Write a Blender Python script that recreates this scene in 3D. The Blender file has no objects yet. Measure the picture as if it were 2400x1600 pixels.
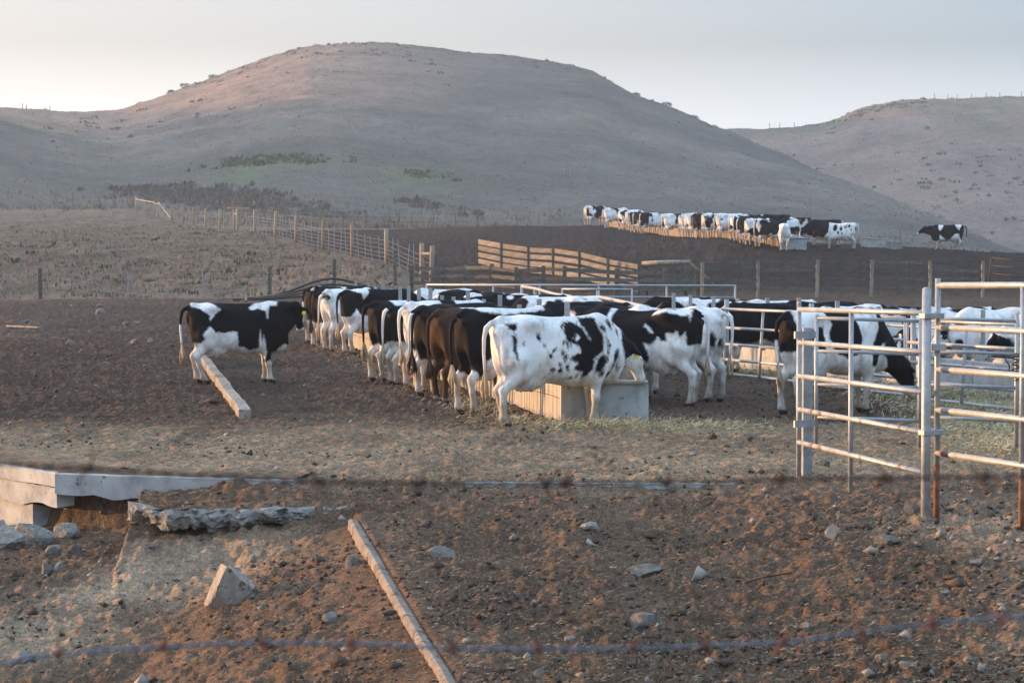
import bpy, math, random
import numpy as np
from mathutils import Vector

SC = bpy.context.scene
COL = SC.collection
R = math.radians
rnd = random.Random(7)

# ------------------------------------------------------------------ camera
EYE = 2.23            # eye height above the yard
FPX = 5667.0          # focal length in pixels of the 2400 px wide photograph
PITCH = math.atan(205 / FPX)
cam_data = bpy.data.cameras.new("camera")
cam_data.lens = 36.0 * FPX / 2400.0
cam_data.sensor_width = 36.0
cam_data.clip_start = 0.3
cam_data.clip_end = 6000
cam_data.dof.use_dof = True
cam_data.dof.focus_distance = 33.0
cam_data.dof.aperture_fstop = 8.5
cam = bpy.data.objects.new("camera", cam_data)
COL.objects.link(cam)
cam.location = (0, 0, EYE)
cam.rotation_euler = (R(90) - PITCH, 0, 0)
SC.camera = cam

# ------------------------------------------------------------------ sky and sun
SUN_EL = R(5.0)
SUN_AZ = math.atan2(-1.0, 0.36)      # from +Y towards +X: the sun stands to the left, a little beyond
sun_dir = Vector((math.sin(SUN_AZ) * math.cos(SUN_EL), math.cos(SUN_AZ) * math.cos(SUN_EL), math.sin(SUN_EL)))
world = bpy.data.worlds.new("World")
SC.world = world
world.use_nodes = True
nt = world.node_tree
nt.nodes.clear()
w_out = nt.nodes.new("ShaderNodeOutputWorld")
w_bg = nt.nodes.new("ShaderNodeBackground")
w_sky = nt.nodes.new("ShaderNodeTexSky")
w_sky.sky_type = 'NISHITA'
w_sky.sun_disc = False
w_sky.sun_elevation = SUN_EL
w_sky.sun_rotation = SUN_AZ
w_sky.air_density = 1.0
w_sky.dust_density = 2.0
w_tc = nt.nodes.new("ShaderNodeTexCoord")
w_sep = nt.nodes.new("ShaderNodeSeparateXYZ")
nt.links.new(w_tc.outputs['Generated'], w_sep.inputs[0])
# thin high fog: pale at the horizon, greyer above it, brightened and bluer overhead as added fill light (same all the way round)
w_ramp = nt.nodes.new("ShaderNodeValToRGB")
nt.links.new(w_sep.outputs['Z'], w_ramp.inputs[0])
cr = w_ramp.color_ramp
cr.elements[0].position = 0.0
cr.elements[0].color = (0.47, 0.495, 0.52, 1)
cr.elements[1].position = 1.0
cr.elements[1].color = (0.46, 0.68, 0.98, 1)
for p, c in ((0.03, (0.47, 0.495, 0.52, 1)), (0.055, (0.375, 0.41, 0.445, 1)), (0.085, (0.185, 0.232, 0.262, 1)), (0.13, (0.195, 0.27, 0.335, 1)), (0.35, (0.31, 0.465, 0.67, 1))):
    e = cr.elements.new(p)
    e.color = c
# glow of the fog round the low sun
w_dot = nt.nodes.new("ShaderNodeVectorMath"); w_dot.operation = 'DOT_PRODUCT'
nt.links.new(w_tc.outputs['Generated'], w_dot.inputs[0])
w_dot.inputs[1].default_value = sun_dir
w_map = nt.nodes.new("ShaderNodeMapRange")
w_map.inputs['From Min'].default_value = 0.12
w_map.inputs['From Max'].default_value = 1.0
nt.links.new(w_dot.outputs['Value'], w_map.inputs['Value'])
w_pow = nt.nodes.new("ShaderNodeMath"); w_pow.operation = 'POWER'
nt.links.new(w_map.outputs[0], w_pow.inputs[0]); w_pow.inputs[1].default_value = 1.0
w_glow = nt.nodes.new("ShaderNodeMix"); w_glow.data_type = 'RGBA'; w_glow.blend_type = 'ADD'
nt.links.new(w_pow.outputs[0], w_glow.inputs[0])
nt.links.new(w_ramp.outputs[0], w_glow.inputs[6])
w_glow.inputs[7].default_value = (0.43, 0.285, 0.165, 1)
w_mul = nt.nodes.new("ShaderNodeMix"); w_mul.data_type = 'RGBA'; w_mul.blend_type = 'MULTIPLY'
w_mul.inputs[0].default_value = 1.0
nt.links.new(w_sky.outputs[0], w_mul.inputs[6]); w_mul.inputs[7].default_value = (0.008, 0.008, 0.008, 1)
w_add = nt.nodes.new("ShaderNodeMix"); w_add.data_type = 'RGBA'; w_add.blend_type = 'ADD'
w_add.inputs[0].default_value = 1.0
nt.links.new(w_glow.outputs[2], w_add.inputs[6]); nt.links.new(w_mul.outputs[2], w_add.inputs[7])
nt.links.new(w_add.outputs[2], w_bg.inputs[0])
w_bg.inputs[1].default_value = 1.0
nt.links.new(w_bg.outputs[0], w_out.inputs[0])

sun_data = bpy.data.lights.new("sun", 'SUN')
sun_data.energy = 5.0
sun_data.angle = R(1.0)
sun_data.color = (1.0, 0.56, 0.25)
sun = bpy.data.objects.new("sun", sun_data)
COL.objects.link(sun)
sun.rotation_euler = (-sun_dir).to_track_quat('-Z', 'Y').to_euler()
sun.location = (-30, 10, 30)

vs = SC.view_settings
vs.view_transform = 'Standard'
vs.look = 'None'
vs.exposure = 1.0
vs.gamma = 1.0
vs.use_curve_mapping = False
SC.cycles.use_denoising = True
SC.cycles.max_bounces = 6
SC.cycles.diffuse_bounces = 3
SC.cycles.volume_bounces = 1
SC.cycles.transparent_max_bounces = 4

# ------------------------------------------------------------------ numpy noise
def _h2(ix, iy, seed):
    h = (ix.astype(np.int64) * 374761393 + iy.astype(np.int64) * 668265263 + seed * 974711) & 0xffffffff
    h = ((h ^ (h >> 13)) * 1274126177) & 0xffffffff
    return ((h ^ (h >> 16)) & 0xffff) / 65535.0 * 2 - 1

def noise2(x, y, seed=0):
    x = np.asarray(x, float); y = np.asarray(y, float)
    ix = np.floor(x); iy = np.floor(y)
    fx = x - ix; fy = y - iy
    fx = fx * fx * fx * (fx * (fx * 6 - 15) + 10); fy = fy * fy * fy * (fy * (fy * 6 - 15) + 10)
    a = _h2(ix, iy, seed); b = _h2(ix + 1, iy, seed); c = _h2(ix, iy + 1, seed); d = _h2(ix + 1, iy + 1, seed)
    return (a + (b - a) * fx) * (1 - fy) + (c + (d - c) * fx) * fy

def fbm2(x, y, seed=0, octv=4, gain=0.5):
    s = 0; a = 1; n = 0
    for k in range(octv):
        s = s + a * noise2(x * 2 ** k + 17.3 * k, y * 2 ** k - 9.1 * k, seed + k)
        n += a; a *= gain
    return s / n

def noise3(p, seed=0):
    i = np.floor(p); f = p - i
    f = f * f * (3 - 2 * f)
    def h(dx, dy, dz):
        ii = (i + (dx, dy, dz)).astype(np.int64)
        v = (ii[:, 0] * 374761393 + ii[:, 1] * 668265263 + ii[:, 2] * 2147483647 + seed * 974711) & 0xffffffff
        v = ((v ^ (v >> 13)) * 1274126177) & 0xffffffff
        return ((v ^ (v >> 16)) & 0xffff) / 65535.0 * 2 - 1
    x, y, z = f[:, 0], f[:, 1], f[:, 2]
    l = lambda a, b, t: a + (b - a) * t
    return l(l(l(h(0,0,0), h(1,0,0), x), l(h(0,1,0), h(1,1,0), x), y),
             l(l(h(0,0,1), h(1,0,1), x), l(h(0,1,1), h(1,1,1), x), y), z)

def fbm3(p, seed=0, octv=3):
    s = 0; a = 1; n = 0
    for k in range(octv):
        s = s + a * noise3(p * 2 ** k + 11.7 * k, seed + k); n += a; a *= .5
    return s / n

def sstep(a, b, x):
    t = np.clip((np.asarray(x, float) - a) / (b - a), 0, 1)
    return t * t * (3 - 2 * t)

# ------------------------------------------------------------------ terrain
# heights (m above the yard) of the middle ground: rows = distance, columns = bearing
T_B = np.array([-6200, -1500, 0, 300, 600, 900, 1200, 1400, 1700, 2000, 2400, 3200, 8600.])
T_D = np.array([0, 48, 100, 112, 120, 128, 136, 150, 165, 180, 200, 230, 270, 310.])
_left = [0, 0, 0, .12, .6, 1.1, 1.6, 2.3, 2.9, 3.5, 4.1, 4.8, 5.9, 8.0]
T_Z = np.array([_left, _left, _left, _left,
    [0, 0, 0, .15, .8, 1.3, 1.8, 2.4, 3.05, 3.6, 4.1, 4.8, 6.0, 7.5],
    [0, 0, 0, .35, 1.3, 1.65, 2.0, 2.6, 3.2, 3.7, 4.2, 4.6, 5.0, 6.2],
    [0, 0, 0, .3, .9, 1.7, 2.3, 3.2, 3.9, 4.25, 4.5, 4.5, 4.6, 5.6],
    [0, 0, 0, .30, 1.3, 2.25, 2.75, 3.4, 4.0, 4.3, 4.0, 3.4, 3.6, 5.0],
    [0, 0, 0, .35, 1.75, 2.72, 3.10, 3.2, 3.0, 2.8, 2.5, 2.3, 2.5, 4.0],
    [0, 0, 0, .35, 1.75, 2.60, 2.78, 2.6, 2.2, 1.7, 1.1, .8, 1.2, 3.0],
    [0, 0, 0, .3, 1.35, 2.05, 2.25, 1.9, 1.4, .9, .5, .4, .8, 1.5],
    [0, 0, 0, .3, 1.35, 2.05, 2.25, 1.9, 1.4, .9, .5, .4, .8, 1.5],
    [0, 0, 0, .3, 1.35, 2.05, 2.25, 1.9, 1.4, .9, .5, .4, .8, 1.5]])

# sky line of the hills: bearing, height above eye per 5667 m, distance of the ridge
S_B = np.array([-6200, -5200, -3500, -2400, -1500, -600, 0, 60, 160, 230, 280, 330, 400, 500, 600, 680, 740, 800, 880, 960, 1040, 1100, 1200, 1300, 1380, 1430, 1480, 1540, 1600, 1660, 1720, 1775, 1860, 1940, 2090, 2245, 2400, 2700, 8600.])
S_Y = np.array([150, 20, -35, 5, 95, 185, 244, 250, 256, 255, 250, 235, 213, 180, 143, 120, 107, 103, 102, 108, 118, 128, 137, 150, 164, 190, 217, 240, 265, 293, 312, 336, 364, 393, 449, 520, 585, 598, 600.])
S_D = np.interp(S_B, [-6200, -3500, -1500, -600, 0, 180, 400, 870, 1200, 1430, 1720, 2000, 2245, 2400, 2700, 8600],
                [600, 600, 560, 530, 520, 580, 620, 650, 640, 620, 560, 490, 425, 395, 372, 370])

def pchip(xk, yk, x):
    h = np.diff(xk); d = np.diff(yk) / h
    m = np.zeros_like(yk)
    m[1:-1] = np.where(d[:-1] * d[1:] > 0, 2 * d[:-1] * d[1:] / (d[:-1] + d[1:] + 1e-12), 0)
    m[0] = d[0]; m[-1] = d[-1]
    i = np.clip(np.searchsorted(xk, x) - 1, 0, len(xk) - 2)
    t = np.clip((x - xk[i]) / h[i], 0, 1)
    return ((2*t**3 - 3*t**2 + 1) * yk[i] + (t**3 - 2*t**2 + t) * h[i] * m[i] + (-2*t**3 + 3*t**2) * yk[i+1] + (t**3 - t**2) * h[i] * m[i+1])

E_X = [-9, -5.38, -4.62, -3.7, -2.9, -2.46, 2.1, 3.2, 4.5, 9]
E_Y = [30.6, 26.0, 24.95, 24.5, 23.9, 23.7, 23.4, 22.2, 20.6, 20]

def curb_x(y):
    return -1.44 + (21.2 - y) * 0.160

def terrain(x, y):
    x = np.asarray(x, float); y = np.asarray(y, float)
    shp = np.broadcast(x, y).shape
    x = np.broadcast_to(x, shp).ravel(); y = np.broadcast_to(y, shp).ravel()
    yy = np.maximum(y, 1.0)
    b = np.clip(1200 + FPX * x / yy, T_B[0], T_B[-1] - 1)
    # middle ground
    cols = np.stack([pchip(T_D, T_Z[k], np.clip(yy, 0, 310)) for k in range(len(T_B))], 0)
    i = np.clip(np.searchsorted(T_B, b) - 1, 0, len(T_B) - 2)
    t = (b - T_B[i]) / (T_B[i + 1] - T_B[i]); t = t * t * (3 - 2 * t) * .5 + t * .5
    n = np.arange(len(b))
    z = cols[i, n] * (1 - t) + cols[i + 1, n] * t
    # hills
    sy = pchip(S_B, S_Y, b); sd = np.interp(b, S_B, S_D)
    zc = EYE + (595 - sy) / FPX * sd
    tt = (yy - 310) / (sd - 310)
    g = np.where(tt < 1, .30 * tt + .70 * np.sin(np.clip(tt, 0, 1) * math.pi / 2) ** 1.7, 1.0)
    hill = z + (zc - z) * g
    back = np.interp(b, [1300, 1750], [.015, .16])
    hill = np.where(tt > 1, zc - back * (yy - sd), hill)
    z = np.where(yy > 310, hill, z)
    # foreground below the yard slab
    e = np.interp(x, E_X, E_Y)
    d = np.maximum(e - y, 0)
    step = np.interp(x, [-1.6, -1.2, -.4, .1, .6, .9, 1.8, 2.4], [.0, .02, .05, .05, .02, .07, .06, .0]) * sstep(0.0, .12, d)
    zr = .012 - step - .042 * d + .10 * np.exp(-((x - 4.6) ** 2 / 3 + (y - 17.5) ** 2 / 6))
    low = -.48 - .125 * np.maximum(22 - y, 0) + .05 * np.clip(x + 2, -4, 1)
    low = np.maximum(low, -1.05)
    dt = np.interp(x, [-3.75, -3.52], [0, 1]) * (e - 22.30) - .05 * (x < -3.6)
    d_k = np.maximum(curb_x(y) - x, 0)
    zkerb = .012 - .042 * d - .17 - .30 * d_k
    low = np.where(d_k < 4, np.maximum(low, zkerb), low)
    zl = np.interp(x, [-2.9, -2.3, -1.8], [-.11, -.04, -.03]) * sstep(.0, .3, d) - .06 * sstep(.3, 1.2, d)
    dd = np.where(d > 0, d - dt, -1.0); kk = sstep(-3.85, -3.5, x)
    zl = zl + (1 - kk) * (low + .15) * sstep(0, .35, dd) + kk * (-.15 * sstep(0, .16, dd) + (low + .30) * sstep(.06, 1.25, dd))
    wl = 1 - sstep(.03, .12, x - curb_x(y))
    wl = np.where(y > 21.6, 1 - sstep(-1.3, -.4, x), wl)
    zf = zl * wl + zr * (1 - wl)
    z = np.where(d > 0, zf, z)
    z = z + (0.5 - z) * (1 - sstep(4.5, 11.0, y))
    return z.reshape(shp)

def relief(x, y):
    """clods, hoof marks and trampled crust"""
    a = np.interp(y, [8, 22, 26, 31, 36, 60, 110, 310], [.046, .050, .028, .032, .058, .07, .075, .12])
    r = fbm2(x * 9.0, y * 6.5, 3, 3, .7)
    r2 = np.abs(fbm2(x * 1.7 + 5, y * 1.7, 9, 3))
    hoof = np.minimum(0, noise2(x * 5.5, y * 5.0, 21) + .35)
    r3 = np.maximum(0, noise2(x * 9.0, y * 7.0, 25) - .15)
    a = a * (1 - .93 * np.exp(-((x - curb_x(y) - .08) / .34) ** 2) * (y < 21.5))
    return a * (r * 1.1 + r2 * .25 + r3 * .8 + hoof * .7 - .25) + .03 * fbm2(x * .25, y * .25, 31, 2)

def ground_z(x, y):
    return float(terrain(x, y)) + float(relief(np.array([x]), np.array([y]))[0])

def P(px, py, D):
    """point seen at photo pixel (px, py) at distance D along +Y"""
    v = (800 - py) / FPX
    dy = math.cos(PITCH) + v * math.sin(PITCH); dz = -math.sin(PITCH) + v * math.cos(PITCH)
    s = D / dy
    return np.array((s * (px - 1200) / FPX, D, EYE + s * dz))

def T(px, D, dz=0.0):
    """ground point under bearing px at distance D"""
    x = (px - 1200) / FPX * D
    return np.array((x, D, float(terrain(x, D)) + dz))

# ------------------------------------------------------------------ mesh helpers
def new_mesh(name, v, f):
    m = bpy.data.meshes.new(name)
    v = np.asarray(v, np.float32)
    if isinstance(f, np.ndarray):
        k = f.shape[1]; nf = len(f)
        m.vertices.add(len(v)); m.vertices.foreach_set('co', v.ravel())
        m.loops.add(nf * k); m.loops.foreach_set('vertex_index', f.astype(np.int32).ravel())
        m.polygons.add(nf); m.polygons.foreach_set('loop_start', np.arange(0, nf * k, k, dtype=np.int32))
        m.update(calc_edges=True)
    else:
        m.from_pydata(v.tolist(), [], [list(q) for q in f])
        m.update()
    return m

def shade(m, smooth=True):
    m.polygons.foreach_set('use_smooth', [smooth] * len(m.polygons))

def link(name, data, mat=None, parent=None, loc=None):
    o = bpy.data.objects.new(name, data)
    COL.objects.link(o)
    if mat is not None and data is not None and not data.materials:
        data.materials.append(mat)
    if parent is not None:
        o.parent = parent
    if loc is not None:
        o.location = loc
    return o

def tag(o, label=None, cat=None, group=None, kind=None):
    if label: o['label'] = label
    if cat: o['category'] = cat
    if group: o['group'] = group
    if kind: o['kind'] = kind
    return o

def thing(name, loc, label, cat, group=None, rz=0.0):
    o = bpy.data.objects.new(name, None)
    o.empty_display_size = .2
    COL.objects.link(o)
    o.location = tuple(float(c) for c in loc); o.rotation_euler = (0, 0, rz)
    return tag(o, label, cat, group)

def part(par, name, geo, mat, smooth=False, bevel=0):
    """a part given in world coordinates, hung under an unrotated thing"""
    v, f = geo
    v = np.asarray(v, float) - np.array(par.location)
    if par.parent is not None:
        v = v - np.array(par.parent.location)
    c = v.mean(0)
    m = new_mesh(name, v - c, f)
    if smooth: shade(m)
    o = link(name, m, mat, par, tuple(c))
    if bevel:
        b = o.modifiers.new('bevel', 'BEVEL'); b.width = bevel; b.segments = 1; b.limit_method = 'ANGLE'
    return o

def join(*gs):
    V = []; F = []; n = 0
    for v, f in gs:
        V.append(np.asarray(v, float)); F += [[i + n for i in q] for q in f]; n += len(v)
    return np.concatenate(V), F

BOXF = [(0, 1, 2, 3), (7, 6, 5, 4), (4, 5, 1, 0), (5, 6, 2, 1), (6, 7, 3, 2), (7, 4, 0, 3)]

def beam(a, b, w, h, up=(0, 0, 1), jit=0.0):
    """rectangular bar from a to b, w across, h along up"""
    a = np.array(a, float); b = np.array(b, float)
    d = b - a; d /= np.linalg.norm(d)
    u = np.array(up, float); s = np.cross(d, u)
    if np.linalg.norm(s) < 1e-4: s = np.cross(d, (0, 1, 0))
    s /= np.linalg.norm(s); u = np.cross(s, d)
    v = []
    for p in (a, b):
        for sx, sz in ((-1, -1), (1, -1), (1, 1), (-1, 1)):
            v.append(p + s * sx * w / 2 + u * sz * h / 2)
    v = np.array(v)
    if jit: v += np.array([[rnd.uniform(-jit, jit) for _ in range(3)] for _ in range(8)])
    return v, BOXF

def tube(pts, r, n=8, caps=True):
    pts = np.array(pts, float); m = len(pts)
    r = np.full(m, r) if np.isscalar(r) else np.array(r, float)
    V = []; F = []
    prev = None
    for i in range(m):
        d = pts[min(i + 1, m - 1)] - pts[max(i - 1, 0)]; d /= np.linalg.norm(d) + 1e-12
        if prev is None:
            s = np.cross(d, (0, 0, 1))
            if np.linalg.norm(s) < .05: s = np.cross(d, (1, 0, 0))
        else:
            s = prev - d * np.dot(prev, d)
        s /= np.linalg.norm(s); prev = s
        u = np.cross(d, s)
        for k in range(n):
            a = 2 * math.pi * k / n
            V.append(pts[i] + r[i] * (math.cos(a) * s + math.sin(a) * u))
    for i in range(m - 1):
        for k in range(n):
            F.append((i * n + k, i * n + (k + 1) % n, (i + 1) * n + (k + 1) % n, (i + 1) * n + k))
    if caps:
        F.append(tuple(range(n))[::-1]); F.append(tuple((m - 1) * n + k for k in range(n)))
    return np.array(V), F

def post(p, h, w, d=None, lean=(0, 0), sink=.25):
    p = np.array(p, float)
    return beam(p - (0, 0, sink), p + (lean[0], lean[1], h), w, d or w, up=(0, 1, 0))

def round_post(p, h, r, lean=(0, 0), sink=.25, n=8):
    p = np.array(p, float)
    return tube([p - (0, 0, sink), p + np.array((lean[0], lean[1], h)) * .6, p + (lean[0], lean[1], h)], [r * 1.03, r, r * .95], n)
# ------------------------------------------------------------------ materials
def nmat(name):
    m = bpy.data.materials.new(name); m.use_nodes = True
    t = m.node_tree
    return m, t, t.nodes['Principled BSDF']

def N(t, kind, **kw):
    n = t.nodes.new(kind)
    for k, v in kw.items():
        if k in n.inputs.keys() if isinstance(k, str) else False:
            n.inputs[k].default_value = v
        else:
            setattr(n, k, v)
    return n

def noise_node(t, vec, scale, detail=5, rough=.6, dist=0):
    n = t.nodes.new('ShaderNodeTexNoise')
    n.inputs['Scale'].default_value = scale; n.inputs['Detail'].default_value = detail
    n.inputs['Roughness'].default_value = rough; n.inputs['Distortion'].default_value = dist
    if vec is not None: t.links.new(vec, n.inputs['Vector'])
    return n.outputs['Fac']

def ramp(t, fac, stops):
    r = t.nodes.new('ShaderNodeValToRGB')
    t.links.new(fac, r.inputs[0])
    e = r.color_ramp.elements
    e[0].position, e[0].color = stops[0][0], (*stops[0][1], 1)
    e[1].position, e[1].color = stops[-1][0], (*stops[-1][1], 1)
    for p, c in stops[1:-1]:
        k = e.new(p); k.color = (*c, 1)
    return r.outputs[0]

def mix(t, fac, a, b, mode='MIX'):
    m = t.nodes.new('ShaderNodeMix'); m.data_type = 'RGBA'; m.blend_type = mode
    for sock, val in ((m.inputs[0], fac), (m.inputs[6], a), (m.inputs[7], b)):
        if hasattr(val, 'is_linked'): t.links.new(val, sock)
        elif isinstance(val, (int, float)): sock.default_value = val
        else: sock.default_value = (*val, 1)
    return m.outputs[2]

def math_node(t, op, a, b=None, clamp=False):
    m = t.nodes.new('ShaderNodeMath'); m.operation = op; m.use_clamp = clamp
    for k, val in enumerate((a, b)):
        if val is None: continue
        if hasattr(val, 'is_linked'): t.links.new(val, m.inputs[k])
        else: m.inputs[k].default_value = val
    return m.outputs[0]

def bump(t, bsdf, height, strength, dist):
    b = t.nodes.new('ShaderNodeBump')
    b.inputs['Strength'].default_value = strength; b.inputs['Distance'].default_value = dist
    t.links.new(height, b.inputs['Height']); t.links.new(b.outputs[0], bsdf.inputs['Normal'])

def coords(t, kind='Object', scale=(1, 1, 1)):
    c = t.nodes.new('ShaderNodeTexCoord')
    if scale == (1, 1, 1): return c.outputs[kind]
    m = t.nodes.new('ShaderNodeMapping'); m.inputs['Scale'].default_value = scale
    t.links.new(c.outputs[kind], m.inputs[0])
    return m.outputs[0]

def pmat(name, stops, scale=6, rough=.85, bscale=40, bstr=.4, bdist=.01, metal=0.0, aniso=(1, 1, 1), spots=None, per_object=.0):
    """two-scale mottled material with fine relief"""
    m, t, b = nmat(name)
    v = coords(t, 'Object', aniso)
    f1 = noise_node(t, v, scale, 6, .65, .3)
    col = ramp(t, f1, stops)
    if spots:
        f2 = noise_node(t, coords(t), spots[1], 4, .6)
        k = ramp(t, f2, [(spots[2], (0, 0, 0)), (spots[2] + spots[3], (1, 1, 1))])
        col = mix(t, k, col, spots[0])
    if per_object:
        oi = t.nodes.new('ShaderNodeObjectInfo')
        k = ramp(t, oi.outputs['Random'], [(0, (1 - per_object,) * 3), (1, (1 + per_object * .4,) * 3)])
        col = mix(t, 1.0, col, k, 'MULTIPLY')
    t.links.new(col, b.inputs['Base Color'])
    b.inputs['Roughness'].default_value = rough; b.inputs['Metallic'].default_value = metal
    b.inputs['Specular IOR Level'].default_value = .3
    f3 = noise_node(t, v, bscale, 6, .7)
    bump(t, b, f3, bstr, bdist)
    return m

M = {}
# soil: base colour from the mesh, broken up by crumbs, crust and chaff
m, t, b = nmat('soil')
at = t.nodes.new('ShaderNodeAttribute'); at.attribute_name = 'tint'
v = coords(t)
f1 = noise_node(t, v, 2.2, 8, .72, .3)
f2 = noise_node(t, v, 14, 8, .75, .2)
f3 = noise_node(t, v, 55, 5, .75)
c = mix(t, 1.0, at.outputs['Color'], ramp(t, f1, [(.3, (.72, .71, .70)), (.5, (1, 1, 1)), (.72, (1.3, 1.29, 1.26))]), 'MULTIPLY')
c = mix(t, 1.0, c, ramp(t, f2, [(.32, (.45, .43, .42)), (.5, (1, 1, 1)), (.68, (1.5, 1.46, 1.4))]), 'MULTIPLY')
c = mix(t, 1.0, c, ramp(t, f3, [(.3, (.6, .58, .56)), (.5, (1, 1, 1)), (.66, (1.6, 1.56, 1.46))]), 'MULTIPLY')
t.links.new(c, b.inputs['Base Color'])
b.inputs['Roughness'].default_value = .95; b.inputs['Specular IOR Level'].default_value = .15
bump(t, b, math_node(t, 'ADD', f2, math_node(t, 'MULTIPLY', f3, .5)), 1.0, .09)
M['soil'] = m

# dry hill grass
m, t, b = nmat('hill_grass')
at = t.nodes.new('ShaderNodeAttribute'); at.attribute_name = 'tint'
v = coords(t)
f1 = noise_node(t, v, .035, 8, .66, .5)
f2 = noise_node(t, v, .33, 7, .7, .4)
f3 = noise_node(t, v, 1.6, 5, .75)
c = mix(t, 1.0, at.outputs['Color'], ramp(t, f1, [(.3, (.70, .72, .70)), (.5, (1, 1, 1)), (.7, (1.2, 1.16, 1.1))]), 'MULTIPLY')
c = mix(t, 1.0, c, ramp(t, f2, [(.33, (.78, .80, .80)), (.5, (1, 1, 1)), (.68, (1.18, 1.16, 1.12))]), 'MULTIPLY')
c = mix(t, 1.0, c, ramp(t, f3, [(.35, (.85, .85, .85)), (.5, (1, 1, 1)), (.65, (1.15, 1.15, 1.12))]), 'MULTIPLY')
t.links.new(c, b.inputs['Base Color'])
b.inputs['Roughness'].default_value = 1.0; b.inputs['Specular IOR Level'].default_value = .05
bump(t, b, math_node(t, 'ADD', f2, f3), .6, .35)
M['hill'] = m

M['wood'] = pmat('weathered_wood', [(.3, (.16, .125, .09)), (.5, (.30, .245, .18)), (.72, (.42, .35, .26))], 5, .85, 60, .5, .01, aniso=(1, 1, .25), per_object=.3)
M['wood_dark'] = pmat('lichen_wood', [(.3, (.055, .048, .038)), (.5, (.11, .095, .073)), (.72, (.18, .155, .12))], 6, .9, 60, .5, .01, spots=((.26, .29, .24), 18, .58, .08), per_object=.3)
M['wood_mid'] = pmat('brown_board', [(.3, (.09, .076, .06)), (.5, (.165, .142, .115)), (.72, (.25, .22, .18))], 5, .9, 50, .5, .01, aniso=(.4, .4, 1), per_object=.35)
M['wood_pale'] = pmat('pale_board', [(.3, (.13, .108, .085)), (.5, (.22, .187, .148)), (.72, (.31, .268, .215))], 4, .85, 50, .5, .01, aniso=(.4, .4, 1), per_object=.25)
M['concrete'] = pmat('concrete', [(.28, (.22, .222, .218)), (.5, (.37, .375, .365)), (.75, (.50, .50, .48))], 3.2, .9, 70, .35, .006, spots=((.13, .10, .075), 11, .63, .06))
M['concrete_streaked'] = pmat('streaked_concrete', [(.32, (.10, .088, .072)), (.5, (.36, .325, .27)), (.78, (.52, .47, .40))], 4, .9, 60, .4, .006, aniso=(3.2, 3.2, .22), spots=((.09, .07, .05), 26, .62, .05))
M['concrete_rough'] = pmat('broken_concrete', [(.28, (.16, .145, .125)), (.5, (.33, .305, .265)), (.75, (.48, .45, .40))], 9, .95, 26, 1.0, .05, spots=((.10, .08, .06), 16, .6, .1))
M['rock'] = pmat('grey_rock', [(.3, (.11, .095, .08)), (.5, (.20, .18, .155)), (.75, (.32, .295, .26))], 7, .92, 30, .8, .02, spots=((.12, .085, .06), 6, .58, .14), per_object=.35)
M['block'] = pmat('kerb_block', [(.3, (.20, .165, .13)), (.5, (.31, .265, .215)), (.72, (.42, .37, .305))], 8, .9, 50, .5, .006, spots=((.10, .072, .05), 9, .55, .1), per_object=.25)
M['kerb'] = pmat('dusty_kerb_concrete', [(.3, (.15, .115, .086)), (.5, (.24, .19, .145)), (.75, (.34, .28, .22))], 6, .95, 40, .6, .012, spots=((.09, .065, .047), 8, .56, .12))
M['brick'] = pmat('clay_brick', [(.3, (.22, .14, .10)), (.6, (.36, .24, .17))], 10, .9, 50, .4, .005)
M['rust'] = pmat('rusty_pipe', [(.3, (.10, .04, .022)), (.5, (.20, .085, .04)), (.75, (.30, .15, .08))], 14, .8, 60, .4, .004, metal=.2)
M['black_pipe'] = pmat('black_hose', [(.3, (.012, .012, .013)), (.7, (.03, .03, .03))], 6, .55, 40, .1, .002)
M['crow'] = pmat('black_feathers', [(.3, (.008, .008, .01)), (.7, (.02, .02, .022))], 20, .6, 60, .3, .004)
M['wire'] = pmat('wire_steel', [(.3, (.10, .11, .125)), (.7, (.22, .24, .27))], 60, .5, 90, .2, .001, metal=.5)
M['fence_wire'] = pmat('fence_wire', [(.3, (.20, .185, .16)), (.7, (.34, .32, .28))], 5, .6, 40, .1, .001, metal=.3)
M['wire_old'] = pmat('rusted_wire', [(.3, (.05, .03, .022)), (.7, (.11, .07, .05))], 60, .8, 90, .2, .001)
M['barb'] = pmat('rusty_barb', [(.3, (.12, .05, .035)), (.7, (.21, .095, .07))], 80, .85, 90, .2, .001)
M['clod'] = pmat('soil_clod', [(.3, (.036, .026, .019)), (.5, (.07, .05, .037)), (.75, (.12, .087, .064))], 5, .95, 30, .8, .02)
M['pebble'] = pmat('pebble', [(.35, (.11, .09, .07)), (.5, (.20, .17, .14)), (.66, (.36, .33, .285))], 2.6, .9, 40, .4, .01)
M['straw'] = pmat('straw', [(.35, (.17, .12, .07)), (.5, (.27, .20, .115)), (.66, (.40, .31, .19))], 3.0, .9, 40, .1, .001)
M['hay'] = pmat('green_hay', [(.35, (.32, .25, .13)), (.5, (.48, .39, .22)), (.66, (.62, .52, .33))], 3.0, .9, 40, .1, .001)
M['weed'] = pmat('weed_leaf', [(.35, (.03, .045, .018)), (.5, (.06, .08, .03)), (.66, (.12, .13, .05))], 2.0, .8, 40, .1, .001)
M['brush'] = pmat('dry_brush', [(.35, (.07, .06, .046)), (.5, (.10, .088, .066)), (.66, (.135, .115, .088))], .5, .95, 6, .2, .05)
M['green_brush'] = pmat('green_brush', [(.35, (.035, .05, .022)), (.5, (.065, .085, .035)), (.66, (.11, .12, .05))], .5, .95, 6, .2, .05)
M['drygrass'] = pmat('dry_grass_blade', [(.35, (.10, .085, .062)), (.5, (.14, .12, .088)), (.66, (.185, .155, .115))], .35, .95, 6, .1, .02)
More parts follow.
